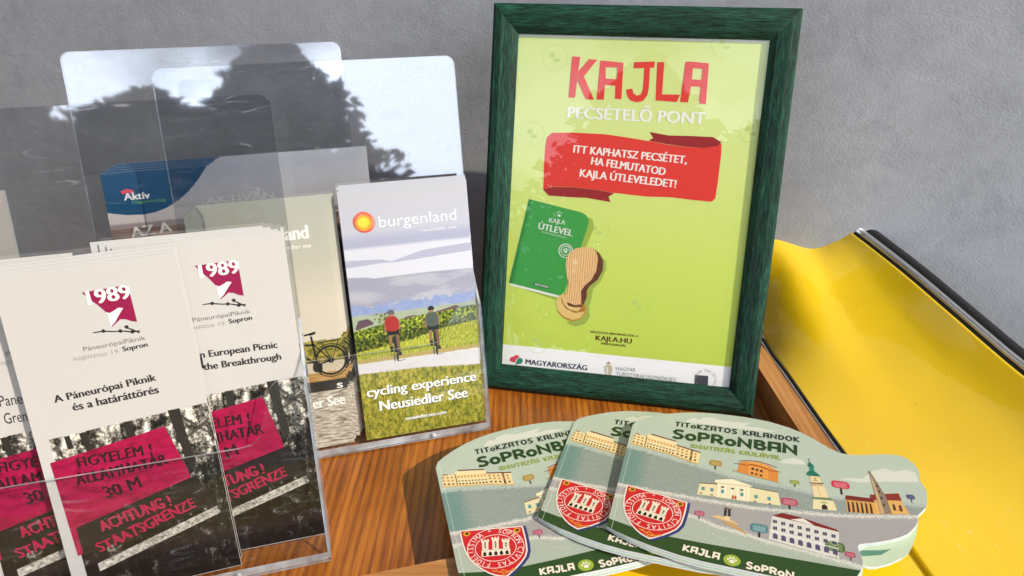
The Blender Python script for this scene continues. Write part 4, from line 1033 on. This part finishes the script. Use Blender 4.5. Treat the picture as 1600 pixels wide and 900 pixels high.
# ------------------------------------------------------------------ brochure holders
YAW = R(15.5); LEAN = R(15)
AU = (math.cos(YAW), math.sin(YAW), 0)
AV = (-math.sin(YAW)*math.sin(LEAN), math.cos(YAW)*math.sin(LEAN), math.cos(LEAN))
AN = tuple(Vector(AU).cross(Vector(AV)))
def arc_pts(cx, cy, r, a0, a1, n=6): return [(cx+r*math.cos(R(a0+(a1-a0)*k/n)), cy+r*math.sin(R(a0+(a1-a0)*k/n))) for k in range(n+1)]
def holder(p0, u0, u1, nf, nb, vtop, vf, vlow, vs, bf, bb, label, ear=24, th=2.0):
    """clear pocket: back panel, notched front panel, two cheeks, base"""
    h = empty('brochure_holder', p0, AU, AV, AN)
    tag(h, label, 'brochure holder')
    r = 7
    b = MB(); b.prism([(u0, bb), (u1, bb)] + arc_pts(u1-r, vtop-r, r, 0, 90) + arc_pts(u0+r, vtop-r, r, 90, 180), nb, nb+th, M_acb, M_acre); b.build('back_panel', h)
    fr = [(u0, bf), (u1, bf)] + arc_pts(u1-3, vf-3, 3, 0, 90, 3) + [(u1-ear*.62, vf-.4)] + arc_pts(u1-ear*.62, vf-9, 8.6, 90, 168, 5) + [(u1-ear*1.28, vlow+13)] + [(u1-ear*1.38, vlow+5), (u1-ear*1.6, vlow+1), (u1-ear*1.9, vlow)]
    fr += [(u0+ear*1.9, vlow), (u0+ear*1.6, vlow+1), (u0+ear*1.38, vlow+5), (u0+ear*1.28, vlow+13)] + arc_pts(u0+ear*.62, vf-9, 8.6, 12, 90, 5) + arc_pts(u0+3, vf-3, 3, 90, 180, 3)
    b = MB(); b.prism(fr, nf-th, nf, M_acr, M_acre); b.build('front_panel', h)
    for x in (u0, u1-th):
        # cheek: a wedge between the two panels
        pts = [(bf+1.2, nf-th-.05), (vf-2, nf-th-.05), (vs, nb+th+.05), (bb+1, nb+th+.05)]
        b = MB(); V = [(x+d, v_, n_) for d in (.03, th-.03) for v_, n_ in pts]
        b.mesh(V, [(0, 1, 2, 3), (7, 6, 5, 4)], M_acr); b.mesh(V, [(0, 4, 5, 1), (1, 5, 6, 2), (2, 6, 7, 3), (3, 7, 4, 0)], M_acre); b.build('side_panel', h)
    b = MB(); V = [(x, v_, n_) for x in (u0+th+.1, u1-th-.1) for v_, n_ in ((bf+.4, nf-th-.1), (bf+5.6, nf-th-.1), (bb+4.4, nb+th+.1), (bb+.4, nb+th+.1))]
    b.mesh(V, [(0, 1, 2, 3), (7, 6, 5, 4), (1, 5, 6, 2), (0, 3, 7, 4)], M_acr); b.mesh(V, [(0, 4, 5, 1), (2, 6, 7, 3)], M_acre); b.build('base_panel', h)
    for x in (u1-(u1-u0)*.22, u0+(u1-u0)*.3):
        b = MB(); Vd, Fd = [], []
        for k in range(5):
            a = R(90*k/4); Vd += [(x+2*math.cos(a)*math.cos(t_), bf+3+2*math.cos(a)*math.sin(t_), nf+.02+1.3*math.sin(a)) for t_ in [2*math.pi*q/10 for q in range(10)]]
        Fd = [(k*10+i, k*10+(i+1) % 10, (k+1)*10+(i+1) % 10, (k+1)*10+i) for k in range(4) for i in range(10)]
        b.mesh(Vd, Fd, M_acre, True); b.build('stud', h)
    return h
PB = Vector((-118.2, 456.1, 6)); PC = Vector((-129.3, 354.0, 8)); AN_ = Vector(AN)
PA = PB+Vector(AN_)*-62; 
def onz(p, z):            # slide a plane origin along its slope to a given height
    return p + Vector(AV)*((z-p.z)/AV[2])
hA = holder(onz(PA, 6), -187.5, 19, 5, -15, 301.5, 110, 82, 128, -5, -.5, 'rearmost clear acrylic brochure holder, filled with wide blue and white brochures')
hB = holder(PB, -117, 103, 5, -26, 298, 104, 75, 137, -5.5, 2.5, 'middle clear acrylic brochure holder with the lake and cycling leaflets')
hC = holder(PC, -262, 5, 14, -16, 292, 119, 78, 150, -11.0, -3.0, 'front left clear acrylic brochure holder full of white picnic flyers', ear=24)

# ------------------------------------------------------------------ leaflets
def M_cycling():
    t = NT('lake_photo', .42, .3); t.co()
    sk = t.ramp(t.ma('DIVIDE', t.y, 200.0), [(.76, 'A9ADC2'), (.84, 'B4B7C4'), (1, 'B2B4BC')])
    w1 = t.wob(14, .5, 1.0, stretch=(3, 1, 1)); y = t.ma('ADD', t.y, w1)
    c = sk
    c = t.mix(t.step(y, 165, 8), c, 'A0A4BC'); c = t.mix(t.step(y, 156, 2.4), c, 'C8CBD6')
    isl = t.ma('MULTIPLY', t.step(y, t.line([(0, 147.6), (28, 146), (34, 143.6), (38, 144.5), (60, 150), (98, 152), (200, 152)]), .5), t.step(t.line([(0, 141.8), (28, 143), (38, 142.5), (60, 143.6), (98, 145.4), (200, 145)]), y, .5))
    c = t.mix(isl, c, 'A5A9BE'); 
    pl = t.mix(t.step(.52, t.noise(9, 4, (5, 1, 1), off=2), .1), 'A9ABB8', '9698AA')
    c = t.mix(t.step(y, t.line([(0, 134.5), (16, 133), (20, 131.8), (60, 132), (98, 131), (200, 131)]), .6), c, pl)
    tr = t.noise(5, 4, off=4); trb = t.ma('ADD', 103.0, t.ma('MULTIPLY', tr, 16.0))
    c = t.mix(t.ma('MULTIPLY', t.step(t.y, trb, .8), t.step(.38, t.noise(12, 3, off=7), .1)), c, t.mix(tr, '6F86B8', '96A4C6'))
    c = t.mix(t.step(y, 103.5, 2), c, t.mix(t.noise(6, 4, (3, 1, 1)), '8F9C8A', 'A9B49A'))
    # vineyard
    vy = t.line([(0, 91), (20, 94.5), (40, 97), (60, 98.6), (98, 100.4), (200, 100)])
    lf = t.noise(2.2, 4, off=3, rough=.7); vine = t.ramp(lf, [(.36, '1A2410'), (.48, '4E6320'), (.58, '97A62C'), (.68, 'D8D45A')])
    c = t.mix(t.step(t.ma('ADD', t.y, t.wob(2.5, 1.6, 5)), vy, .5), c, vine)
    low = t.ma('MULTIPLY', t.step(t.y, t.line([(0, 84), (40, 88), (98, 92), (200, 92)]), 5), t.step(.42, t.noise(1.8, 3, (.5, 2.5, 1), off=11), .12)); c = t.mix(t.ma('MULTIPLY', low, .7), c, '10180C')
    gr = t.ramp(t.noise(1.6, 5, (.7, 2.2, 1), .7), [(.34, '5E7022'), (.5, 'A2AA38'), (.64, 'CFC658')])
    gy = t.line([(0, 74), (20, 76), (45, 79), (70, 85), (98, 88), (200, 88)])
    c = t.mix(t.step(t.ma('ADD', t.y, t.wob(1.4, 1.6, 6)), gy, .6), c, gr)
    dry = t.mix(t.noise(1.4, 4), '9C8A46', 'C8B070'); c = t.mix(t.step(t.ma('ADD', t.y, t.wob(2, 1.5, 8)), 67.5, 1.5), c, dry)
    c = t.mix(t.step(t.ma('ADD', t.y, t.wob(8, .6, 9)), 64.4, .5), c, t.mix(t.noise(12, 3, (4, 1, 1)), 'CDCBCC', 'DEDCDC'))
    gb = t.noise(3.4, 5, (.8, 1.3, 1), .68, off=21); gb2 = t.noise(1.1, 3, (.6, 2.4, 1), off=2)
    bush = t.ramp(t.ma('ADD', t.ma('MULTIPLY', gb, .65), t.ma('MULTIPLY', gb2, .35)), [(.34, '3E4A18'), (.46, '7A7E28'), (.55, 'AFA63C'), (.68, 'D9CB6A')])
    c = t.mix(t.step(t.ma('ADD', t.y, t.wob(1.2, 1.8, 13)), t.line([(0, 56), (50, 54.6), (98, 50), (200, 48)]), .6), c, bush)
    # tree and two house roofs
    return t.done(c)
MCY = M_cycling()
def sun_logo(p, cx, cy, r, lay=4):
    rr = random.Random(5)
    p.poly(ell(cx, cy, r*.74, r*.72, 28), lay, 'F0A22C'); p.poly(ell(cx-.3, cy+.2, r*.5, r*.46, 20), lay+1, 'F6CC3C')
    for k, c in enumerate(('D8402A', 'E8742A', 'C8302A', 'E8602A', 'F0902C')):
        a = [(cx+x, cy+y) for x, y in ell(rr.uniform(-.06, .06)*r, rr.uniform(-.06, .06)*r, r*(.97-.07*k), r*(.9-.045*k), 26, rr.uniform(0, 180))]
        p.stroke(a, r*.065, lay+2+k*.5, c, True)
def cyclist(p, u, v, shirt, helmet, s_=1.0, lean=0):
    k = lambda pts: [(u+x*s_, v+y*s_) for x, y in pts]
    p.poly(k(ell(.4, 4, 1.0, 4.4, 16)), 4, '2A2A2A'); p.poly(k(ell(-2.2, 4.2, .9, 4.0, 16)), 4, '3A3A38'); p.poly(k(ell(-2.2, 4.2, .45, 3.1, 12)), 5, '8E8E80')
    p.poly(k([(1, -.2), (7, .4), (7, .9), (1, .6)]), 3, '6A6A6A')
    p.poly(k([(-5.2, 10), (-2.8, 10), (-2.8, 24), (-5.6, 25)]), 5, '8E6A4E'); p.poly(k([(1.4, 6), (3.4, 6), (3.6, 24), (.6, 24)]), 5, '7A5842')
    p.poly(k([(-5, 9), (-2.4, 9), (-2.4, 14), (-5, 14)]), 6, '2A2626'); p.poly(k([(1.4, 5), (4.6, 5), (4, 8), (1.4, 9)]), 6, '2A2626')
    p.poly(k([(-6, 24), (4.2, 24), (4, 28), (-6, 29)]), 6, '1E1E22'); p.poly(k([(-1.6, 8), (1.4, 8), (1, 23), (-1.4, 23)]), 4, '26282A')
    p.poly(k(smooth([(-6.4, 27.6), (3.6, 27), (4.6, 34), (3.2, 39.6), (-.4, 41), (-4, 41), (-6.6, 38.6), (-7.4, 33)], 1)), 7, shirt)
    p.poly(k([(-7.2, 38), (-6, 39), (-6.6, 31), (-7.4, 27), (-8.6, 28)]), 6, '9A7056'); p.poly(k([(3.8, 38.6), (5, 36), (5.8, 30), (4.8, 27.6), (3.6, 31)]), 6, '9A7056')
    p.poly(k(ell(-1.4, 42.6, 2.3, 2.6, 12)), 8, '9A7056'); p.poly(k(smooth([(-4.4, 42.6), (1.6, 42.6), (1.2, 45.6), (-1.4, 46.8), (-4, 45.6)], 1)), 9, helmet)
LW, LH = 98.5, 199.0
def leaf_root(p0, m, w, h, name='leaflet', th=.8):
    l = empty(name, p0, AU, AV, AN); b = MB(); b.box((0, 0, -th), (w, h, 0), m)
    b2 = MB(); b2.mesh(b.v, b.f[:1], m)
    # printed face in front, white paper elsewhere
    mb = MB(); mb.face([(0, 0, 0), (w, 0, 0), (w, h, 0), (0, h, 0)], m)
    V = [(0, 0, 0), (w, 0, 0), (w, h, 0), (0, h, 0), (0, 0, -th), (w, 0, -th), (w, h, -th), (0, h, -th)]
    mb.mesh(V, [(0, 4, 5, 1), (1, 5, 6, 2), (2, 6, 7, 3), (3, 7, 4, 0), (7, 6, 5, 4)], M_edge)
    mb.build('sheet', l); return l
def lp(p0, du=0, dv=0, dn=0): return p0+Vector(AU)*du+Vector(AV)*dv+AN_*dn
def stack(front, base, offs, labels, group):
    front['group'] = group; front['label'] = labels[0]; src = front.matrix_world.copy()
    for (du, dv, dn, rz), lb in zip(offs, labels[1:]):
        c = shifted(copy_tree(front), src, du, dv, dn, rz); c['label'] = lb

# cycling leaflets
cyc = leaf_root(lp(PB, .8, 1), MCY, LW, LH); cyc['category'] = 'leaflet'
sheet = kids(cyc)[0]
p = Print(.03); sun_logo(p, 17.4, 175.6, 8.4); p.build('sun_emblem', sheet)
p = Print(.03); p.art('c_brand', -.8, -1); p.build('brand_lettering', sheet)
p = Print(.03); p.art('c_title', -.35, -1.5, '3A4018', -1); p.art('c_title', -.8, -1)
p.build('title_lettering', sheet)
p = Print(.03)
p.poly([(1.6, 92), (16, 95.4), (15.4, 97.4), (12, 100.2), (4.6, 99.6), (2, 94.4)], 1, '5A4650'); p.poly([(40, 97.6), (44, 98.6), (50, 98.4), (50, 97.4), (40, 96.6)], 1, '6A5660'); p.poly([(66, 99.2), (82, 102.4), (86, 101), (82, 99.6), (66, 98)], 1, '6A4E4E')
rr = random.Random(9)
for k in range(46): p.poly(ell(25+rr.gauss(0, 3.2), 98.5+rr.gauss(0, 2.4), rr.uniform(.5, 1.1), rr.uniform(.4, .9), 7, rr.uniform(0, 90)), 1+.2*rr.random(), rr.choice(('4A5A28', '66742E', '7E8A44')))
cyclist(p, 31.4, 62.6, 'A02A26', '5A5A60', .92); cyclist(p, 63.2, 63.4, '4A564E', '1E1E20', .88)
p.build('cyclists', sheet)
stack(cyc, None, [(.3, 1.6, -1.5, .1), (.9, 3.0, -3.0, -.1), (.4, 4.4, -4.6, .15), (1.2, 5.6, -6.2, 0)],
      ['cycling experience leaflet with two riders, at the front of its stack', 'second leaflet of the cycling stack, just behind the one with two riders', 'third leaflet from the front of the cycling stack by the green frame',
       'fourth leaflet from the front of the cycling stack by the green frame', 'rearmost leaflet of the cycling stack beside the green frame'], 'cycling leaflets in the middle holder')

# green-grey leaflets with the parked bicycle
def M_jetty():
    t = NT('jetty_photo', .36, .5); t.co()
    c = t.ramp(t.ma('DIVIDE', t.y, 200.0), [(.58, 'C6BFAE'), (.75, 'B2B1A2'), (1, 'A2A49A')])
    md = t.ramp(t.noise(3, 4, (2, 1, 1)), [(.35, '4A4E1C'), (.5, '86802E'), (.65, 'B29A44')])
    c = t.mix(t.step(t.ma('ADD', t.y, t.wob(5, 2.2)), 88, 1.2), c, md)
    c = t.mix(t.step(t.y, 70.5, 1), c, 'CDBFA4')
    c = t.mix(t.step(t.y, 62, .4), c, t.mix(t.step(.5, t.noise(1.2, 3, (9, 1, 1)), .2), 'C29A5E', 'A07838'))
    c = t.mix(t.step(t.y, 55, .4), c, t.mix(t.noise(2, 3), '16140F', '3A3428'))
    wv = t.noise(2.2, 4, (4, .7, 1), .65); c = t.mix(t.step(t.y, 46.5, .6), c, t.ramp(wv, [(.36, '6E665A'), (.5, 'B4AA9A'), (.64, 'DED6C6')]))
    return t.done(c)
jl = leaf_root(lp(PB, -107.5, 1.0, -1.0), M_jetty(), 98.5, 192.5); jl['category'] = 'leaflet'
sheet = kids(jl)[0]
p = Print(.03); sun_logo(p, 15.6, 171.6, 8.6); p.build('sun_emblem', sheet)
p = Print(.03); p.text('burgenland', 31, 168, 52.6, 10, 4, 'F2F0E6', 0, 'b'); p.text('neusiedler see', 58, 161, 27, 3.2, 4, 'F2F0E6'); p.build('brand_lettering', sheet)
p = Print(.03); p.text('Neusiedler See', 36, 33.6, 59, 8, 4, 'F4F2EA', 0, 'b'); p.text('s', 90.6, 47.5, 4.2, 6, 4, 'F4F2EA', 0, 'b'); p.build('title_lettering', sheet)
p = Print(.03)
cx, cy = 88.6, 71.0
p.ring(cx, cy, 10.6, 12.2, 3, '1C1A18', 36); p.ring(cx, cy, 1, 2.2, 4, '1C1A18', 16)
for k in range(14): a = 2*math.pi*k/14; p.stroke([(cx+2*math.cos(a), cy+2*math.sin(a)), (cx+10.7*math.cos(a), cy+10.7*math.sin(a))], .16, 2, '4A4640')
p.ring(cx, cy, 13.0, 13.7, 2, '2A2826', 36)
for s_, w_ in (([(76, 92), (78, 70)], 1.5), ([(76.4, 86), (88.6, 71)], 1.0), ([(78, 68.5), (88.6, 71)], 1.1), ([(60, 84), (78, 69)], 1.6), ([(60, 87), (76.6, 85)], 1.3), ([(75, 93.6), (79.6, 94.6)], 2.0), ([(71, 93.4), (76, 94)], 1.4), ([(80, 86), (98, 87)], .8), ([(83, 86), (88.6, 72)], .6), ([(96, 87), (90, 72)], .6), ([(78, 68), (80, 60)], 1)):
    p.stroke(s_, w_, 4, '1C1A18')
p.poly(rrect(74.4, 62.6, 81.6, 70.4, 3), 5, '23211E'); p.build('bicycle_picture', sheet)
stack(jl, None, [(1.6, 2.0, -1.6, 0), (5.2, 3.4, -3.4, .1), (6.6, 5.0, -5.0, .2), (7.6, 6.4, -6.8, .1)],
      ['grey green leaflet with a bicycle on a jetty, front of its stack', 'second leaflet of the bicycle stack, right behind its grey green front', 'third leaflet from the front in the bicycle stack', 'fourth leaflet from the front in the bicycle stack',
       'rearmost leaflet of the bicycle stack, shifted right of the rest'], 'bicycle leaflets in the middle holder')

# wide brochures in the rear holder
def M_aktiv():
    t = NT('seaside_photo', .36, .5); t.co(); t.y = t.ma('ADD', t.y, 12.0)
    c = t.ramp(t.ma('DIVIDE', t.y, 230.0), [(.82, 'CFC6C4'), (.9, 'D4D0D2'), (1, 'C6C6CE')])
    y = t.ma('ADD', t.y, t.wob(10, .8, stretch=(6, 1, 1)))
    c = t.mix(t.step(y, 187, 1.5), c, '9A8C90')
    sea = t.ramp(t.noise(3.6, 4, (14, 1, 1)), [(.36, '5A4438'), (.5, '8A7468'), (.64, 'B09A90')]); c = t.mix(t.step(y, 183, 2), c, sea)
    dk = t.ramp(t.noise(6, 5, (1, 1.5, 1), .7), [(.4, '0E0A0A'), (.55, '2E1C16'), (.68, '5E3426')]); c = t.mix(t.step(t.ma('ADD', t.y, t.wob(9, 4)), 160, 6), c, dk)
    red = t.step(.62, t.noise(14, 3, off=4), .05); c = t.mix(t.ma('MULTIPLY', red, t.step(t.y, 150, 5)), c, '8A2E20')
    return t.done(c)
ak = leaf_root(lp(PA, -172, 12), M_aktiv(), 193, 215); ak['category'] = 'brochure'
sheet = kids(ak)[0]
p = Print(.03); p.poly([(0, 214.9), (77, 214.9), (74, 211), (70.6, 206.6), (66, 201.6), (60, 195.6), (52, 189.6), (43, 184.8), (34, 182), (25, 181), (14, 181.6), (5, 183.4), (0, 184.6)], 1, '0F4F78'); p.build('blue_corner', sheet)
for nm, sl in (('logo', [0, 1, 6, 7, 8]), ('title_lettering', [2]), ('title_lettering', [3]), ('title_lettering', [4]), ('title_lettering', [5])):
    ART['piece'] = [ART['a_text'][k] for k in sl]; p = Print(.03); p.art('piece', 172, -12); p.build(nm, sheet)
stack(ak, None, [(2.4, 1.6, -1.8, 0), (5, 3.2, -3.6, 0), (7, 4.6, -5.4, .1), (9.4, 6.0, -7.2, 0)],
      ['wide brochure with a blue corner and pale seaside sky, front of its stack', 'second wide brochure behind the one with the blue corner', 'third wide brochure in the rear holder', 'fourth wide brochure in the rear holder', 'rearmost wide brochure of the blue cornered stack'], 'wide brochures in the rear holder')

# white picnic flyers
def M_board():
    t = NT('weathered_board', .5, .2); t.co()
    a = t.noise(3, 4, (1, 1, 1), .7, off=3)
    return t.done(t.ramp(a, [(.34, '4A4640'), (.46, '9C978C'), (.6, 'C6C2B8'), (.7, 'DAD6CC')]))
M_boardprint = M_board()
def M_signred():
    t = NT('sign_red', .5, .2); t.co()
    a = t.noise(6, 5, (2, 1, 1), .65, off=5)
    return t.done(t.ramp(a, [(.3, '6E0A2E'), (.48, '96103F'), (.65, 'A81849')]))
M_signprint = M_signred()
def M_forest():
    t = NT('forest_photo', .5, .2); t.co()
    n = t.noise(7, 5, (.8, 1, 1), .68, off=3); trunk = t.noise(11, 3, (.55, 9, 1), .5, off=6); fine = t.noise(1.7, 4, (1, 1, 1), .7, off=8)
    h = t.ma('DIVIDE', t.y, 115.0)
    a = t.ma('ADD', t.ma('MULTIPLY', n, 1.1), t.ma('ADD', t.ma('MULTIPLY', trunk, .8), t.ma('MULTIPLY', fine, .5)))
    a = t.ma('ADD', a, t.ma('MULTIPLY', t.ma('SUBTRACT', h, .62), .33))
    return t.done(t.ramp(t.ma('SUBTRACT', a, .76), [(.30, '12100E'), (.44, '2C2A26'), (.54, '68655E'), (.64, 'C6C2B8'), (.76, 'ECE8DE')]))
MFO = M_forest()
M_flyer = simple('flyer_stock', (.52, .51, .50), .5, mott=.03)
FW, FH = 96.5, 208.0
PM = PC+AN_*9
def flyer(p0, title, kw):
    f = leaf_root(p0, M_flyer, FW, FH, 'flyer'); f['category'] = 'flyer'
    sh_ = kids(f)[0]
    p = Print(.03); p.art('f_logo', 151, 6); p.build('year_emblem', sh_)
    p = Print(.03); title(p); p.build('title_lettering', sh_)
    p = Print(.03); p.poly([(7.5, 108.3), (FW-.1, 113.6), (FW-.1, .4), (8.5, .4)], 2, MFO)
    for tk in ([(70, 113), (77, 113.2), (77.6, 96), (80, 78), (75.6, 72), (73, 90), (71.4, 100)], [(20, 108.8), (24.4, 109), (25.4, 96), (22, 96)], [(44, 110.2), (49, 110.6), (49.6, 100), (45.4, 99)], [(12, 108.4), (15, 108.6), (15.6, 100), (12.4, 100)]):
        p.poly([(x+3.5, y) for x, y in tk], 3, '2B2925')
    for tk in ([(77, 106), (92, 92), (92, 93.2), (78, 108)], [(76, 92), (88, 99), (92, 103), (91.6, 104), (84, 98.6), (76, 94)], [(78, 84), (90, 78), (90, 79), (78, 86)]): p.poly([(x+3.5, y) for x, y in tk], 3, '4A4740')
    p.art('f_sign', 151, 6)
    p.build('border_sign_picture', sh_)
    return f
fm = flyer(lp(PM, -148, -7), lambda p: p.art('f_title', 151, 6), 0)
def title_r(p):
    p.art('r_title', 94, -1.5)
    p.text('Pa', 20.5, 141, 11.5, 7.4, 3, '2A2626'); p.text('and', 19.5, 127.6, 19, 7.0, 3, '2A2626')
fm.matrix_world = fm.matrix_world @ Matrix.Rotation(R(1.9), 4, 'Z')
fr_ = flyer(lp(PC, -94, 1.5), title_r, 0)
def title_l(p):
    p.text('Paneurop\u00e4isches', 27.5, 128, 44, 6.6, 3, '2A2626'); p.text('Grenzdurchbruch', 28, 117, 42, 6.6, 3, '2A2626')
fl = flyer(lp(PC, -196, -5), title_l, 0)
stack(fm, None, [(-.6, 1.8, -1.5, 0), (.5, 3.6, -3.0, .1), (-.4, 5.2, -4.6, 0)],
      ['white Hungarian picnic flyer in the middle of the front holder, foremost of all flyers', 'second flyer behind the foremost Hungarian picnic flyer', 'third flyer behind the foremost Hungarian picnic flyer', 'rearmost flyer of the middle Hungarian stack'], 'Hungarian picnic flyers')
stack(fr_, None, [(-3, 1.2, -1.6, 0), (-7, 2.6, -3.4, .1), (-12, 3.6, -5.2, .1)],
      ['white English picnic flyer at the right of the front holder, front of its stack', 'second English picnic flyer, edge showing behind the front one', 'third English picnic flyer from the front of its stack', 'rearmost English picnic flyer of its stack'], 'English picnic flyers')
stack(fl, None, [(-8, 1.6, -1.6, 0), (-14, 3.4, -3.4, 0), (-17, 5.0, -5.2, .1)],
      ['shaded white picnic flyer at the left edge of the front holder', 'second flyer of the shaded left stack', 'third flyer of the shaded left stack', 'rearmost flyer of the shaded left stack'], 'left picnic flyers')
cr_ = leaf_root(lp(PC, -251, 10, -40), M_cream, 93, 236, 'cream_leaflet', 4)
tag(cr_, 'thick cream leaflet cut off by the left picture edge, behind the flyers', 'leaflet')

# ------------------------------------------------------------------ unseen trees added to shape the dark reflections in the acrylic
M_leaf = simple('tree_leaf', (.018, .03, .014), .7, size=300)
M_bark = simple('tree_bark', (.05, .035, .025), .9, size=100)
tr = empty('reflection_tree', (1750, -7900, -900))
tag(tr, 'dark dense broadleaf tree added out of view to darken the holder reflections', 'tree')
b = MB(); n = 10; V = []
for k, (z, r) in enumerate(((0, 150), (500, 110), (1500, 95), (2600, 70), (3600, 30))): V += [(r*math.cos(2*math.pi*i/n)+20*k, r*math.sin(2*math.pi*i/n), z) for i in range(n)]
b.mesh(V, [(k*n+i, k*n+(i+1) % n, (k+1)*n+(i+1) % n, (k+1)*n+i) for k in range(4) for i in range(n)], M_bark, True); b.build('trunk', tr)
rr = random.Random(11); b = MB()
for k in range(9500):
    z = rr.uniform(900, 4900); f = (z-900)/4000
    rad = 2350*(1-f)**.75*(.55+.45*min(1, f*6)); a = rr.uniform(0, 6.283); q = rad*math.sqrt(rr.random())*(1+.12*math.sin(a*5+z*.006)+.10*math.sin(a*11-z*.013))
    c = Vector((q*math.cos(a), q*math.sin(a), z)); s_ = rr.uniform(55, 140)
    d1 = Vector((rr.gauss(0, 1), rr.gauss(0, 1), rr.gauss(0, .7))).normalized(); d2 = d1.orthogonal().normalized()
    b.face([c-d1*s_, c+d2*s_*.5, c+d1*s_, c-d2*s_*.5], M_leaf)
b.build('crown', tr)
for (x, y, sc, rz, lb) in ((300, -8600, (1.6, 1.6, .88), 40, 'lower dark tree added left of the tall one for the reflections'), (-1700, -8800, (1.1, 1.1, 1.08), 110, 'lower dark tree added furthest left for the reflections'), (8600, -9000, (1.2, 1.2, .62), 200, 'small dark tree added right of the tall one for the reflections')):
    c = copy_tree(tr); c.location = (x*MM, y*MM, -.9); c.scale = sc; c.rotation_euler = (0, 0, R(rz)); c['label'] = lb
